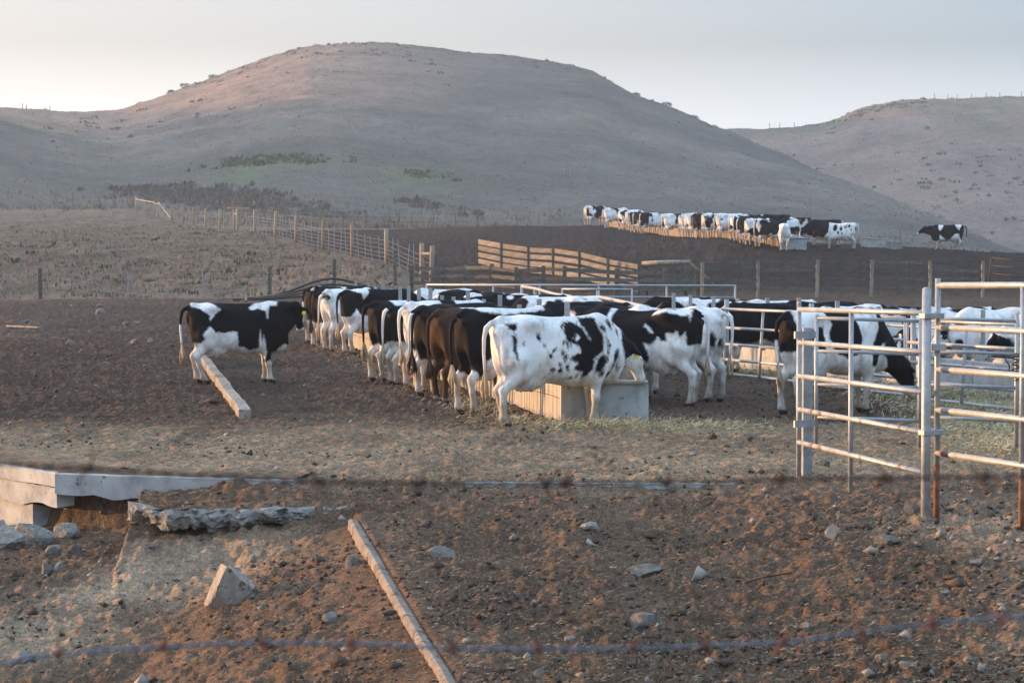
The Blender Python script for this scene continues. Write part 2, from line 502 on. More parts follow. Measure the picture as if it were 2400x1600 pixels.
M['tag'] = pmat('yellow_tag', [(.3, (.62, .52, .03)), (.7, (.74, .64, .05))], 20, .5, 40, .1, .001)
M['eye'] = pmat('dark_eye', [(.3, (.008, .007, .006)), (.7, (.015, .012, .01))], 20, .15, 40, .0, .001)
M['band'] = pmat('red_leg_band', [(.3, (.30, .05, .04)), (.7, (.42, .09, .07))], 20, .7, 40, .1, .001)
M['tail_hair'] = pmat('tail_hair', [(.3, (.28, .19, .10)), (.5, (.45, .34, .21)), (.72, (.62, .53, .40))], 16, .95, 120, .8, .02, aniso=(3, 3, .6))
M['tail_dark'] = pmat('dark_tail_hair', [(.3, (.012, .01, .009)), (.5, (.035, .025, .018)), (.8, (.16, .10, .055))], 10, .95, 120, .8, .02, aniso=(3, 3, .6))

# galvanised pipe: zinc grey, spangled and dusty, with rust low down on the old ones
def galv(name, tone, rust=.0):
    m, t, b = nmat(name)
    v = coords(t)
    f1 = noise_node(t, v, 7, 6, .65, .4)
    f2 = noise_node(t, v, 38, 4, .7)
    c = ramp(t, f1, [(.3, tuple(x * .72 for x in tone)), (.5, tone), (.72, tuple(min(.8, x * 1.25) for x in tone))])
    c = mix(t, ramp(t, f2, [(.56, (0, 0, 0)), (.68, (.7, .7, .7))]), c, (.23, .19, .14))
    if rust:
        f3 = noise_node(t, v, 3.3, 7, .7, .8)
        c = mix(t, ramp(t, f3, [(.62 - rust, (0, 0, 0)), (.70 - rust, (1, 1, 1))]), c, (.19, .085, .04))
    t.links.new(c, b.inputs['Base Color'])
    b.inputs['Metallic'].default_value = .4
    t.links.new(ramp(t, f1, [(.3, (.42,) * 3), (.7, (.62,) * 3)]), b.inputs['Roughness'])
    bump(t, b, f2, .25, .004)
    return m
M['galv'] = galv('galvanised_pipe', (.36, .375, .385))
M['galv_dark'] = galv('dull_galvanised_pipe', (.30, .325, .34))
M['galv_rusty'] = galv('rust_stained_pipe', (.37, .37, .365), .06)

# cattle coat: black or white from the mesh attribute, ragged hair edge, mud on belly and legs
def coat_material(name, black, brown):
    m, t, b = nmat(name)
    at = t.nodes.new('ShaderNodeAttribute'); at.attribute_name = 'coat'
    rb = t.nodes.new('ShaderNodeAttribute'); rb.attribute_name = 'rust'
    v = coords(t)
    fine = noise_node(t, v, 55, 4, .7)
    edge = math_node(t, 'ADD', at.outputs['Fac'], math_node(t, 'MULTIPLY', math_node(t, 'SUBTRACT', fine, .5), .075))
    k = ramp(t, math_node(t, 'MULTIPLY_ADD', edge, 8.0), [(.0, (0, 0, 0)), (1, (1, 1, 1))])
    mm = t.nodes.new('ShaderNodeMapRange')
    mm.inputs['From Min'].default_value = -.016; mm.inputs['From Max'].default_value = .016
    t.links.new(edge, mm.inputs['Value'])
    big = noise_node(t, v, 2.6, 5, .6)
    white = ramp(t, big, [(.28, (.62, .59, .54)), (.45, (.79, .77, .735)), (.7, (.86, .85, .835))])
    dirt_n = noise_node(t, coords(t, 'Object', (1, 1, .45)), 6, 6, .7)
    sep = t.nodes.new('ShaderNodeSeparateXYZ'); t.links.new(v, sep.inputs[0])
    low = t.nodes.new('ShaderNodeMapRange'); low.inputs['From Min'].default_value = .95; low.inputs['From Max'].default_value = .05
    low.inputs['To Min'].default_value = .0; low.inputs['To Max'].default_value = .27
    t.links.new(sep.outputs['Z'], low.inputs['Value'])
    dk = ramp(t, math_node(t, 'ADD', dirt_n, low.outputs[0]), [(.50, (0, 0, 0)), (.78, (.85, .85, .85))])
    white = mix(t, dk, white, (.26, .205, .14))
    dust_n = noise_node(t, v, 3.4, 6, .72, .4)
    dark = mix(t, math_node(t, 'ADD', rb.outputs['Fac'], ramp(t, dust_n, [(.58, (0, 0, 0)), (.85, (.32, .32, .32))]), True), black, brown)
    c = mix(t, mm.outputs[0], white, dark)
    hoof = t.nodes.new('ShaderNodeMapRange'); hoof.inputs['From Min'].default_value = .085; hoof.inputs['From Max'].default_value = .06
    t.links.new(math_node(t, 'ADD', sep.outputs['Z'], math_node(t, 'MULTIPLY', math_node(t, 'SUBTRACT', dirt_n, .5), .12)), hoof.inputs['Value'])
    c = mix(t, hoof.outputs[0], c, (.045, .034, .026))
    t.links.new(c, b.inputs['Base Color'])
    b.inputs['Roughness'].default_value = .7; b.inputs['Specular IOR Level'].default_value = .10
    b.inputs['Sheen Weight'].default_value = .0
    hair = noise_node(t, coords(t, 'Object', (1, 1.4, .8)), 120, 3, .6)
    med = noise_node(t, coords(t, 'Object', (1, 1, .55)), 9, 4, .6)
    bump(t, b, math_node(t, 'ADD', math_node(t, 'ADD', hair, math_node(t, 'MULTIPLY', big, 2.0)), math_node(t, 'MULTIPLY', med, 2.0)), .5, .016)
    return m
M['coat'] = coat_material('black_and_white_coat', (.005, .0055, .0065), (.05, .028, .017))
M['coat_brown'] = coat_material('dark_brown_and_white_coat', (.022, .014, .011), (.11, .05, .025))

# ------------------------------------------------------------------ ground sheet
def fan_grid(ds, us):
    U, D = np.meshgrid(us, ds)
    nr, nc = U.shape
    i = np.arange(nr * nc).reshape(nr, nc)
    q = np.stack([i[:-1, :-1], i[:-1, 1:], i[1:, 1:], i[1:, :-1]], -1).reshape(-1, 4)
    return (U * D).ravel(), D.ravel(), q

def set_tint(m, rgb):
    a = m.attributes.new('tint', 'FLOAT_COLOR', 'POINT')
    a.data.foreach_set('color', np.concatenate([rgb, np.ones((len(rgb), 1))], 1).astype(np.float32).ravel())

us = np.concatenate([-np.geomspace(.95, .245, 26)[:-1], np.linspace(-.24, .24, 560), np.geomspace(.245, .95, 26)[1:]])
ds = np.concatenate([np.arange(1.0, 12, .5), np.arange(12, 24, .045), np.arange(24, 36, .07), np.arange(36, 62, .15), np.arange(62, 118, .45), np.arange(118, 232, 1.0), np.arange(232, 311, 2.0)])
ds[-1] = 310.0
gx, gy, gq = fan_grid(ds, us)
gz = terrain(gx, gy) + relief(gx, gy)

def blend(c, w, new):
    return c * (1 - w[:, None]) + np.array(new) * w[:, None]

def ground_tint(x, y):
    n1 = fbm2(x * .35, y * .35, 41, 4); n2 = fbm2(x * .12, y * .06, 43, 3); n3 = fbm2(x * 1.2, y * 1.2, 47, 3)
    b = 1200 + FPX * x / np.maximum(y, 1)
    c = np.tile(np.array((.078, .055, .040)), (len(x), 1))
    # trampled chaff in front of the yard and on the slab
    w = sstep(22.8, 25.5, y + n1 * 1.2) * (1 - sstep(30.0, 34.0, y + n1 * 2.5))
    c = blend(c, w * .85, (.19, .153, .112))
    # churned dark manure round the feeding cattle
    w = sstep(31, 37, y + n1 * 3) * (1 - sstep(100, 112, y + n1 * 3))
    c = blend(c, w, (.056, .040, .031))
    w = w * sstep(0.1, .6, n2 + .1)
    c = blend(c, w * .6, (.085, .063, .048))
    # hay spilt round the first feeder and along the second
    hx = x - 1.0; hy = y - 31.3
    w = np.exp(-((hx - .6) ** 2 / 2.6 + hy ** 2 / .7)) * (.8 + .5 * n3)
    c = blend(c, np.clip(w, 0, .85), (.20, .195, .105))
    l2 = 4.3 + (49 - y) * .336
    w = np.exp(-((x - l2 + .9) ** 2 / .5)) * sstep(27, 33, y) * (1 - sstep(50, 56, y)) * (.8 + .5 * n3)
    c = blend(c, np.clip(w, 0, .9), (.20, .20, .115))
    w = sstep(5.0, 6.2, x + n1) * sstep(25.5, 28.5, y) * (1 - sstep(36, 40, y))
    c = blend(c, w * .8, (.19, .185, .125))
    # sandy bank below the broken slab and gravel on the right
    w = np.exp(-((x + 2.9 + n3 * .4) ** 2 / .8 + (y - 21.3 + n3 * .3) ** 2 / .55)) + .8 * np.exp(-((x + 4.0) ** 2 / .6 + (y - 19.6) ** 2 / .9))
    c = blend(c, np.clip(w * 1.2, 0, .9), (.20, .162, .125))
    w = sstep(2.6, 4.4, x + n1 * .8) * (1 - sstep(20.5, 23.5, y))
    c = blend(c, w * .75, (.165, .135, .106))
    # pasture on the left and brown paddock behind the yard
    pasture = (1 - sstep(-.4, .4, (b - np.interp(y, [112, 117, 151, 192, 230, 268, 307], [1015, 1000, 755, 595, 480, 400, 330])) / 40)) * sstep(111.5, 113, y + n1 * .6)
    c = blend(c, pasture, (.138, .104, .079))
    w = pasture * sstep(.05, .5, n2 + n1 * .3)
    c = blend(c, w * .6, (.085, .073, .05))
    w = pasture * (1 - sstep(113, 121, y + n1 * 2))
    c = blend(c, w * .7, (.15, .125, .097))
    w = pasture * sstep(150, 172, y + n1 * 14) * (1 - sstep(205, 235, y))
    c = blend(c, w * .25, (.095, .10, .052))
    pad = (1 - pasture) * sstep(110, 116, y)
    c = blend(c, pad, (.029, .021, .017))
    w = pad * sstep(.0, .5, n2 + n1 * .4)
    c = blend(c, w * .5, (.043, .032, .026))
    w = (1 - pasture) * sstep(-.5, .5, (y - np.interp(b, [900, 1200, 1400, 1700, 2000, 2400], [205, 225, 205, 190, 175, 165])) / 8 + n1)
    c = blend(c, w, (.135, .115, .088))
    w = pasture * sstep(270, 300, y + n1 * 12)
    c = blend(c, w, (.135, .115, .088))
    # mottled pasture turf
    w = pasture * sstep(.05, .35, fbm2(x * .8, y * .22, 53, 3))
    c = blend(c, w * .5, (.075, .058, .044))
    w = pasture * sstep(.1, .4, fbm2(x * .7 + 9, y * .2, 57, 3))
    c = blend(c, w * .45, (.17, .135, .10))
    # worn crumbs of darker and lighter soil
    w = sstep(.12, .42, fbm2(x * 1.3, y * .7, 59, 3)) * (1 - pasture) * np.interp(y, [12, 22, 26, 31, 36, 70], [.35, .35, .25, .5, .65, .5])
    c = blend(c, w, (.040, .029, .023))
    c *= (1 + .18 * n1 + .22 * n3)[:, None] * np.array((1.10, 1.0, .885)) * np.interp(y, [12, 24, 30, 110, 130], [2.35, 2.4, 1.80, 1.58, 1.12])[:, None]
    return np.clip(c, .01, .6)

gm = new_mesh('ground', np.stack([gx, gy, gz], 1), gq)
shade(gm)
set_tint(gm, ground_tint(gx, gy))
tag(link('ground', gm, M['soil']), 'trampled brown dirt of the cattle yard and pasture', kind='structure')

# ground round and behind the camera, outside the fan
apv = [(-758, -120, -.6), (758, -120, -.6), (758, 798, -.6), (.95, 1.0, .35), (-.95, 1.0, .35), (-758, 798, -.6)]
apm = new_mesh('roadside_ground', apv, [(0, 1, 2, 3, 4, 5)])
set_tint(apm, np.tile(np.array((.14, .115, .085)), (6, 1)))
tag(link('roadside_ground', apm, M['soil']), 'ground behind and beside the viewpoint', kind='structure')

# hills
us_h = np.concatenate([-np.geomspace(.95, .245, 40)[:-1], np.linspace(-.24, .24, 560), np.geomspace(.245, .95, 40)[1:]])
ds_h = np.concatenate([np.arange(310, 460, 1.6), np.arange(460, 680, 1.6), np.arange(680, 801, 12.)])
hx, hy, hq = fan_grid(ds_h, us_h)

def hill_relief(x, y):
    f = sstep(310, 335, y)
    return f * (.55 * fbm2(x * .16, y * .16, 61, 4, .6) + .35 * np.abs(fbm2(x * .45, y * .45, 67, 2)) + 1.2 * fbm2(x * .02, y * .02, 71, 2) - 1.3) + (1 - f) * relief(x, y)

def hill_z(x, y):
    return terrain(x, y) + hill_relief(np.asarray(x, float), np.asarray(y, float))

def hill_tint(x, y):
    b = 1200 + FPX * x / y
    n1 = fbm2(x * .03, y * .03, 81, 4); n2 = fbm2(x * .12, y * .12, 83, 4)
    c = np.tile(np.array((.128, .113, .094)), (len(x), 1))
    c = blend(c, sstep(.0, .5, n1), (.155, .131, .105))
    c = blend(c, sstep(.05, .5, -n1 + n2 * .4) * .6, (.10, .096, .08))
    # greener cap of the main hill, and green seeps
    w = sstep(520, 600, y + n1 * 60) * sstep(200, 520, b)
    c = blend(c, w * (.35 + .5 * sstep(0, .5, n2)), (.10, .092, .062))
    for (bx, dx, yy, dy) in ((80, 90, 470, 18), (560, 70, 384, 7), (640, 130, 398, 6), (980, 90, 388, 12)):
        w = np.exp(-((b - bx) / dx) ** 2 - ((y - yy) / dy) ** 2)
        c = blend(c, np.clip(w * (1 + n2), 0, .6), (.105, .13, .055))
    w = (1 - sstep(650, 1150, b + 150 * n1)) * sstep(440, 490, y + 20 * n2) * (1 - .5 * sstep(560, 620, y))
    c = blend(c, w * .9, (.30, .195, .14))  # warm sunlight on the upper left slope, painted into the grass tint
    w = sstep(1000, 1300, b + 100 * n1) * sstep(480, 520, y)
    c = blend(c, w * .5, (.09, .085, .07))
    c = blend(c, 1 - sstep(312, 345, y + 20 * n1), (.125, .107, .085))
    return np.clip(c * (1 + .22 * n2)[:, None], .02, .6)

hm = new_mesh('hill', np.stack([hx, hy, hill_z(hx, hy)], 1), hq)
shade(hm)
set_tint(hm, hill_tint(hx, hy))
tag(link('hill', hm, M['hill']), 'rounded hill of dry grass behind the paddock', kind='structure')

# second hill further back on the right
F_B = np.array([1300, 1500, 1700, 1750, 1830, 1890, 1940, 2000, 2060, 2140, 2250, 2330, 2400, 2700, 3200, 5000.])
F_Y = np.array([380, 330, 309, 307, 303, 298, 290, 268, 251, 240, 236, 232, 229, 215, 205, 260.])
fu = np.linspace(.0, .48, 420); fd = np.concatenate([np.arange(520, 766, 2.4), np.arange(768, 815, 8.)])
fx, fy, fq = fan_grid(fd, fu)
def far_z(x, y):
    b = 1200 + FPX * x / y
    zc = EYE + (595 - pchip(F_B, F_Y, np.clip(b, 1300, 4999))) / FPX * 760
    t_ = np.clip((y - 540) / (760 - 540), 0, 1)
    g = .35 * t_ + .65 * np.sin(t_ * math.pi / 2) ** 1.6
    z = -4 + (zc + 4) * g
    return np.where(y > 760, zc - .1 * (y - 760), z) + .8 * fbm2(x * .1, y * .1, 91, 4, .6) + 1.6 * fbm2(x * .015, y * .015, 95, 2)
def far_tint(x, y):
    n1 = fbm2(x * .03, y * .03, 101, 4); n2 = fbm2(x * .1, y * .1, 103, 4)
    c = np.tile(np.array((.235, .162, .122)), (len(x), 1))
    c = blend(c, sstep(0, .4, n1 + n2 * .5) * .5, (.13, .12, .08))
    c = blend(c, sstep(690, 745, y + 30 * n1) * .55, (.12, .125, .065))
    return np.clip(c * (1 + .2 * n2)[:, None], .02, .6)
fm = new_mesh('far_hill', np.stack([fx, fy, far_z(fx, fy)], 1), fq)
shade(fm)
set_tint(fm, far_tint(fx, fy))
tag(link('far_hill', fm, M['hill']), 'farther grassy hill on the right with a fenced ridge', kind='structure')
# ------------------------------------------------------------------ cattle: implicit body, meshed with surface nets
def surface_nets(F, org, h):
    s = F < 0
    nx, ny, nz = F.shape
    acc = np.zeros((nx - 1, ny - 1, nz - 1, 3), np.float32); cnt = np.zeros((nx - 1, ny - 1, nz - 1), np.float32)
    corners = [(i, j, k) for i in (0, 1) for j in (0, 1) for k in (0, 1)]
    sl = lambda A, c: A[c[0]:nx - 1 + c[0], c[1]:ny - 1 + c[1], c[2]:nz - 1 + c[2]]
    for a in corners:
        for ax in range(3):
            if a[ax]: continue
            b = list(a); b[ax] = 1; b = tuple(b)
            fa, fb = sl(F, a), sl(F, b)
            m = (fa < 0) != (fb < 0)
            t = np.where(m, fa / np.where(m, fa - fb, 1), 0)
            for q in range(3):
                acc[..., q] += np.where(m, a[q] + (t if q == ax else 0), 0)
            cnt += m
    act = cnt > 0
    idx = -np.ones(act.shape, np.int64); idx[act] = np.arange(act.sum())
    ijk = np.argwhere(act)
    V = (acc[act] / cnt[act][:, None] + ijk) * h + org
    quads = []
    for ax in range(3):
        u, v = (ax + 1) % 3, (ax + 2) % 3
        a = np.take(s, range(s.shape[ax] - 1), ax); b = np.take(s, range(1, s.shape[ax]), ax)
        for e, flip in ((a & ~b, False), (~a & b, True)):
            p = np.argwhere(e)
            p = p[(p[:, u] > 0) & (p[:, v] > 0)]
            p = p[(p[:, u] < s.shape[u] - 1) & (p[:, v] < s.shape[v] - 1)]
            o = []
            for du, dv in ((0, 0), (1, 0), (1, 1), (0, 1)):
                c = p.copy(); c[:, u] -= du; c[:, v] -= dv
                o.append(idx[c[:, 0], c[:, 1], c[:, 2]])
            q = np.stack(o, 1)
            quads.append(q[:, ::-1] if flip else q)
    q = np.concatenate(quads)
    return V, q[(q >= 0).all(1)]

def smin(a, b, k):
    h = np.maximum(k - np.abs(a - b), 0) / k
    return np.minimum(a, b) - h * h * k * .25

_ax = [None]
def boxed(fn):
    """evaluate a primitive only in the part of the grid it can reach"""
    def f(p, lo, hi, *a):
        ax = _ax[0]; sl = []
        for k in range(3):
            i0 = int(np.searchsorted(ax[k], lo[k] - .24)); i1 = int(np.searchsorted(ax[k], hi[k] + .24))
            sl.append(slice(max(i0 - 1, 0), max(i1, 1)))
        if p[0, 0, 0, 1] >= 0 or p is not _ax[1]:      # mirrored copy: y index no longer matches
            sl[1] = slice(None)
        out = np.full(p.shape[:3], .6, np.float32)
        sl = tuple(sl)
        out[sl] = fn(p[sl], *a)
        return out
    return f

def cone(p, a, b, ra, rb):
    a = np.array(a, np.float32); b = np.array(b, np.float32); r = max(ra, rb)
    return _cone(p, np.minimum(a, b) - r, np.maximum(a, b) + r, a, b, ra, rb)

@boxed
def _cone(p, a, b, ra, rb):
    d = b - a; l = float(d @ d)
    t = np.clip(((p - a) @ d) / l, 0, 1)
    return np.linalg.norm(p - a - t[..., None] * d, axis=-1) - (ra + (rb - ra) * t)

def ellip(p, c, r, basis=None):
    c = np.array(c, np.float32); m_ = max(r)
    return _ellip(p, c - m_, c + m_, c, r, basis)

@boxed
def _ellip(p, c, r, basis=None):
    q = p - np.array(c, np.float32)
    if basis is not None: q = q @ np.array(basis, np.float32).T
    r = np.array(r, np.float32)
    k0 = np.linalg.norm(q / r, axis=-1); k1 = np.linalg.norm(q / (r * r), axis=-1)
    return k0 * (k0 - 1) / (k1 + 1e-9)

TX = np.array([-.90, -.86, -.78, -.65, -.50, -.35, -.15, .10, .30, .48, .62, .74, .84, .92])
TT = np.array([1.24, 1.33, 1.385, 1.41, 1.435, 1.43, 1.41, 1.40, 1.40, 1.415, 1.43, 1.40, 1.32, 1.20])
TB = np.array([1.08, .98, .865, .755, .68, .64, .58, .53, .52, .545, .58, .635, .71, .825])
TW = np.array([.06, .13, .185, .215, .24, .25, .285, .31, .30, .265, .225, .195, .155, .09])

def torso(p):
    x = np.clip(p[..., 0], TX[0], TX[-1])
    tp = pchip(TX, TT, x); bt = pchip(TX, TB, x); w = pchip(TX, TW, x)
    hh = (tp - bt) / 2; s = (p[..., 2] - (tp + bt) / 2) / hh
    wz = w * (1 - .16 * np.clip(s, -1, 1) - .05 * np.clip(s, -1, 1) ** 2)
    n = 2.35
    r = (np.abs(p[..., 1] / wz) ** n + np.abs(s) ** n) ** (1 / n)
    d = (r - 1) * np.minimum(w, hh)
    ex = np.abs(p[..., 0] - x)
    return np.where(ex > 0, np.sqrt(np.maximum(d, 0) ** 2 + ex ** 2), d)

FRONT = [(.53, .72, .105), (.535, .58, .075), (.545, .41, .052), (.55, .37, .054), (.548, .23, .036), (.55, .125, .044), (.57, .07, .041), (.595, .028, .049)]
HIND = [(-.60, .86, .145), (-.565, .72, .105), (-.70, .585, .066), (-.80, .49, .055), (-.79, .31, .040), (-.77, .135, .045), (-.745, .07, .041), (-.715, .028, .050)]

def unit(v):
    v = np.array(v, float); return v / np.linalg.norm(v)

POSES = {
    'feed':   dict(poll=(1.26, 0, .98), h=(.42, 0, -.91), legs=(0, .02, -.03, .05)),
    'feed_a': dict(poll=(1.10, .02, 1.00), h=(.42, .10, -.90), legs=(.02, -.05, .10, -.03)),
    'feed_b': dict(poll=(1.24, .10, .92), h=(.30, .22, -.92), legs=(.04, -.05, .06, -.04)),
    'feed_c': dict(poll=(1.28, -.08, 1.02), h=(.55, -.12, -.82), legs=(-.04, .028, .0, .10)),
    'stand':  dict(poll=(1.10, .08, 1.37), h=(.24, .42, -.87), legs=(-.02, .07, .06, .19)),
    'graze':  dict(poll=(1.27, -.04, .64), h=(.40, 0, -.92), legs=(.02, -.08, -.05, .05)),
    'walk':   dict(poll=(1.36, 0, 1.26), h=(.80, 0, -.60), legs=(.16, -.22, .24, -.20)),
    'look':   dict(poll=(1.28, -.06, 1.30), h=(.70, -.40, -.59), legs=(.03, -.03, .05, -.03)),
}

def cow_sdf(p, pose):
    d = torso(p)
    y = np.abs(p[..., 1]); ps = p.copy(); ps[..., 1] = y          # mirrored
    d = smin(d, cone(p, (-.80, 0, 1.385), (.58, 0, 1.39), .030, .045), .08)
    d = smin(d, ellip(ps, (-.43, .18, 1.34), (.11, .075, .055)), .17)
    d = smin(d, ellip(ps, (-.86, .10, 1.24), (.055, .045, .05)), .08)
    d = smin(d, cone(p, (-.93, 0, 1.34), (-.78, 0, 1.395), .036, .04), .06)
    d = smin(d, ellip(ps, (-.655, .14, .98), (.20, .095, .36)), .10)
    d = smin(d, ellip(ps, (-.50, .18, .82), (.13, .07, .17)), .10)
    d = smin(d, ellip(ps, (.56, .155, .97), (.15, .09, .35)), .10)
    d = smin(d, ellip(ps, (.70, .13, .86), (.13, .10, .16)), .10)
    d = smin(d, ellip(p, (.80, 0, .73), (.15, .12, .17)), .12)
    # hollow flank and the dip behind the shoulder
    c = -ellip(ps, (-.27, .32, 1.19), (.13, .10, .14)); k = .10
    d = -smin(-d, -c, k)
    c = -ellip(ps, (.36, .355, 1.00), (.06, .09, .26))
    d = -smin(-d, -c, .10)
    d = smin(d, ellip(p, (-.42, 0, .63), (.27, .165, .17)), .08)
    for sx, sy in ((-.36, .07), (-.52, .07)):
        d = smin(d, cone(ps, (sx, sy, .52), (sx, sy, .455), .022, .016), .03)
    # legs
    fl, fr, hl, hr = pose['legs']
    for dx, sy, chain, top in ((fl, 1, FRONT, .70), (fr, -1, FRONT, .70), (hl, 1, HIND, .82), (hr, -1, HIND, .82)):
        yo = .15 if chain is FRONT else .17
        pts = []
        for (x, z, r) in chain:
            k = max(0, (top - z) / top)
            lift = .0
            pts.append(((x + dx * k), sy * (yo - .02 * k), z + lift, r))
        dl = None
        for a, b in zip(pts[:-1], pts[1:]):
            q = cone(p, a[:3], b[:3], a[3] * 1.1, b[3] * 1.1)
            dl = q if dl is None else smin(dl, q, .03)
        fx, fy, fz, _ = pts[-3]
        dl = smin(dl, cone(p, (fx - .045, fy, .115), (fx - .05, fy, .09), .022, .018), .02)
        d = smin(d, dl, .07)
    # neck and head
    po = np.array(pose['poll'], float); h = unit(pose['h'])
    n = unit(np.array((0, 0, 1.0)) - h * h[2]); s = np.cross(n, h)
    mid = (np.array((.66, 0, 1.26)) + po) / 2
    d = smin(d, cone(p, (.62, 0, 1.31), mid + (0, 0, .03), .11, .095), .10)
    d = smin(d, cone(p, mid + (0, 0, .03), po, .095, .085), .08)
    thr = po + h * .17 - n * .09
    low = (np.array((.78, 0, .98)) * .5 + thr * .5)
    d = smin(d, cone(p, (.76, 0, 1.0), low, .195, .12), .12)
    d = smin(d, cone(p, low, thr, .12, .075), .10)
    hd = cone(p, po + h * .02, po + h * .20, .098, .092)
    hd = smin(hd, cone(p, po + h * .20, po + h * .43, .080, .060), .06)
    hd = smin(hd, ellip(p, po + h * .455 - n * .008, (.055, .072, .055), (h, s, n)), .05)
    hd = smin(hd, cone(p, po + h * .12 - n * .085, po + h * .40 - n * .045, .062, .038), .05)
    for sg in (-1, 1):
        hd = smin(hd, ellip(p, po + h * .17 + s * sg * .085 + n * .03, (.045, .025, .03), (h, s, n)), .03)
        e = po + h * .045 + s * sg * .155 - n * .01
        ea = unit(s * sg * .95 + h * .25 - n * .10); eb = unit(np.cross(n, ea)); ec = np.cross(ea, eb)
        hd = smin(hd, ellip(p, e, (.105, .055, .024), (ea, eb, ec)), .03)
    hd = smin(hd, ellip(p, po - h * .035 + n * .02, (.04, .06, .05), (h, s, n)), .04)
    d = smin(d, hd, .06)
    return d

def cow_body(pose, res):
    lo = np.array((-1.04, -.50, -.04)); hi = np.array((1.98, .62, 1.60))
    if abs(POSES[pose]['h'][1]) > .3: lo[1] = -.75; hi[1] = .85
    n = np.ceil((hi - lo) / res).astype(int)
    axs = [lo[k] + res * np.arange(n[k]) for k in range(3)]
    g = np.stack(np.meshgrid(*axs, indexing='ij'), -1).astype(np.float32)
    _ax[:] = [axs, g]
    F = cow_sdf(g, POSES[pose])
    V, Q = surface_nets(F, lo, res)
    return V, Q

_bodies = {}
def body(pose, res):
    if (pose, res) not in _bodies: _bodies[pose, res] = cow_body(pose, res)
    return _bodies[pose, res]

def poly_sd(px, pz, poly):
    """signed distance to a polygon, positive inside"""
    poly = np.array(poly, float)
    d = np.full(len(px), 9.0); inside = np.zeros(len(px), bool)
    for a, b in zip(poly, np.roll(poly, -1, 0)):
        e = b - a
        t_ = np.clip(((px - a[0]) * e[0] + (pz - a[1]) * e[1]) / (e @ e + 1e-12), 0, 1)
        d = np.minimum(d, np.hypot(px - a[0] - e[0] * t_, pz - a[1] - e[1] * t_))
        c = ((a[1] > pz) != (b[1] > pz)) & (px < (b[0] - a[0]) * (pz - a[1]) / (b[1] - a[1] + 1e-12) + a[0])
        inside ^= c
    return np.where(inside, d, -d)

def head_region(V, pose):
    po = np.array(POSES[pose]['poll']); h = unit(POSES[pose]['h'])
    n = unit(np.array((0, 0, 1.0)) - h * h[2]); s = np.cross(n, h)
    q = V - po
    return q @ h, q @ s, q @ n

def coat_values(V, spec, seed, pose):
    """black (+) or white (-) for every point of the hide"""
    x, y, z = V.T
    wx = x + .020 * fbm3(V * 9, seed) + .012 * noise3(V * 26, seed + 5)
    wz = z + .020 * fbm3(V * 9, seed + 11) + .012 * noise3(V * 26, seed + 15)
    if 'random' in spec:
        bias, scale, legs = spec['random']
        f = fbm3(np.stack([wx * scale, y * scale * 1.3, wz * scale * .9], 1) + seed * 7.7, seed, 2) * .30 + bias
        f = np.clip(f, -.2, .2)
        f = np.minimum(f, (wz - legs + .10 * noise3(V * 3, seed + 3)) * .6)     # white legs
        f = np.minimum(f, np.maximum(wz - .58, np.abs(y) * .9 - .19) * .8)       # white belly
    else:
        f = np.full(len(V), .12 if spec['base'] == 'b' else -.12)
    for kind, pg in spec.get('patches', ()):
        sd = np.clip(poly_sd(wx, wz, pg), -.2, .2)
        f = np.maximum(f, sd) if kind == 'b' else np.minimum(f, -sd)
    for kind, (cx, cz, r1, r2, ang) in spec.get('spots', ()):
        ca, sa = math.cos(ang), math.sin(ang)
        u = (wx - cx) * ca + (wz - cz) * sa; v = -(wx - cx) * sa + (wz - cz) * ca
        sd = np.clip((1 - np.hypot(u / r1, v / r2)) * min(r1, r2), -.2, .2)
        f = np.maximum(f, sd) if kind == 'b' else np.minimum(f, -sd)
    if spec.get('freckle'):
        r_ = random.Random(31)
        for _ in range(46):
            cx, cz = r_.uniform(-.18, .86), r_.uniform(.66, 1.38)
            r1, r2_, an = r_.uniform(.010, .024), r_.uniform(.022, .055), r_.uniform(-.7, .2)
            ca, sa = math.cos(an), math.sin(an)
            u = (wx - cx) * ca + (wz - cz) * sa; v = -(wx - cx) * sa + (wz - cz) * ca
            f = np.maximum(f, np.clip((1 - np.hypot(u / r1, v / r2_)) * r1 * 1.6, -.2, .2))
    hh, hs, hn = head_region(V, pose)
    near = (hh > -.06) & (np.abs(hs) < .30) & (hn > -.22) & (hn < .2) & (hh < .6)
    if spec.get('face', 'blaze') == 'blaze':
        fb = np.clip(np.minimum(np.abs(hs + .012 * noise3(V * 20, seed)) - .03 + .03 * (hn < .02), .36 - hh), -.1, .1)
        f = np.where(near & (hh > .0), fb, f)
    elif spec['face'] == 'black':
        f = np.where(near, np.clip(.43 - hh, -.1, .1), f)
    elif spec['face'] == 'white':
        fb = np.clip(np.abs(hs) - .125 + .04 * fbm3(V * 12, seed + 2), -.1, .1)
        f = np.where(near & (hh > .04), fb, f)
    return f

def tail_geo(sway, lift, seed):
    r_ = random.Random(seed)
    pts = [(-.90, 0, 1.335), (-.955, .3 * sway * .1, 1.29), (-.985, sway * .12, 1.15), (-.985, sway * .35, .95), (-.97 - lift * .1, sway * .7, .78 + lift * .1), (-.96 - lift * .2, sway * 1.0, .66 + lift * .25)]
    g1 = tube(pts, [.036, .034, .026, .021, .018, .017], 7)
    e = np.array(pts[-1]); d = unit(np.array(pts[-1]) - np.array(pts[-2]))
    sw = []
    for k in range(9):
        o = np.array([r_.uniform(-.02, .02), r_.uniform(-.028, .028), 0])
        L = r_.uniform(.20, .34)
        end = e + d * L * .5 + o * 2.2 + np.array((0, 0, -L * .5))
        sw.append(tube([e - d * .06, e + d * .10 + o * 1.5, (e + d * .1 + o * 1.5 + end) / 2 + o * .5, end], [.014, .020, .017, .003], 5))
    return g1, join(*sw)

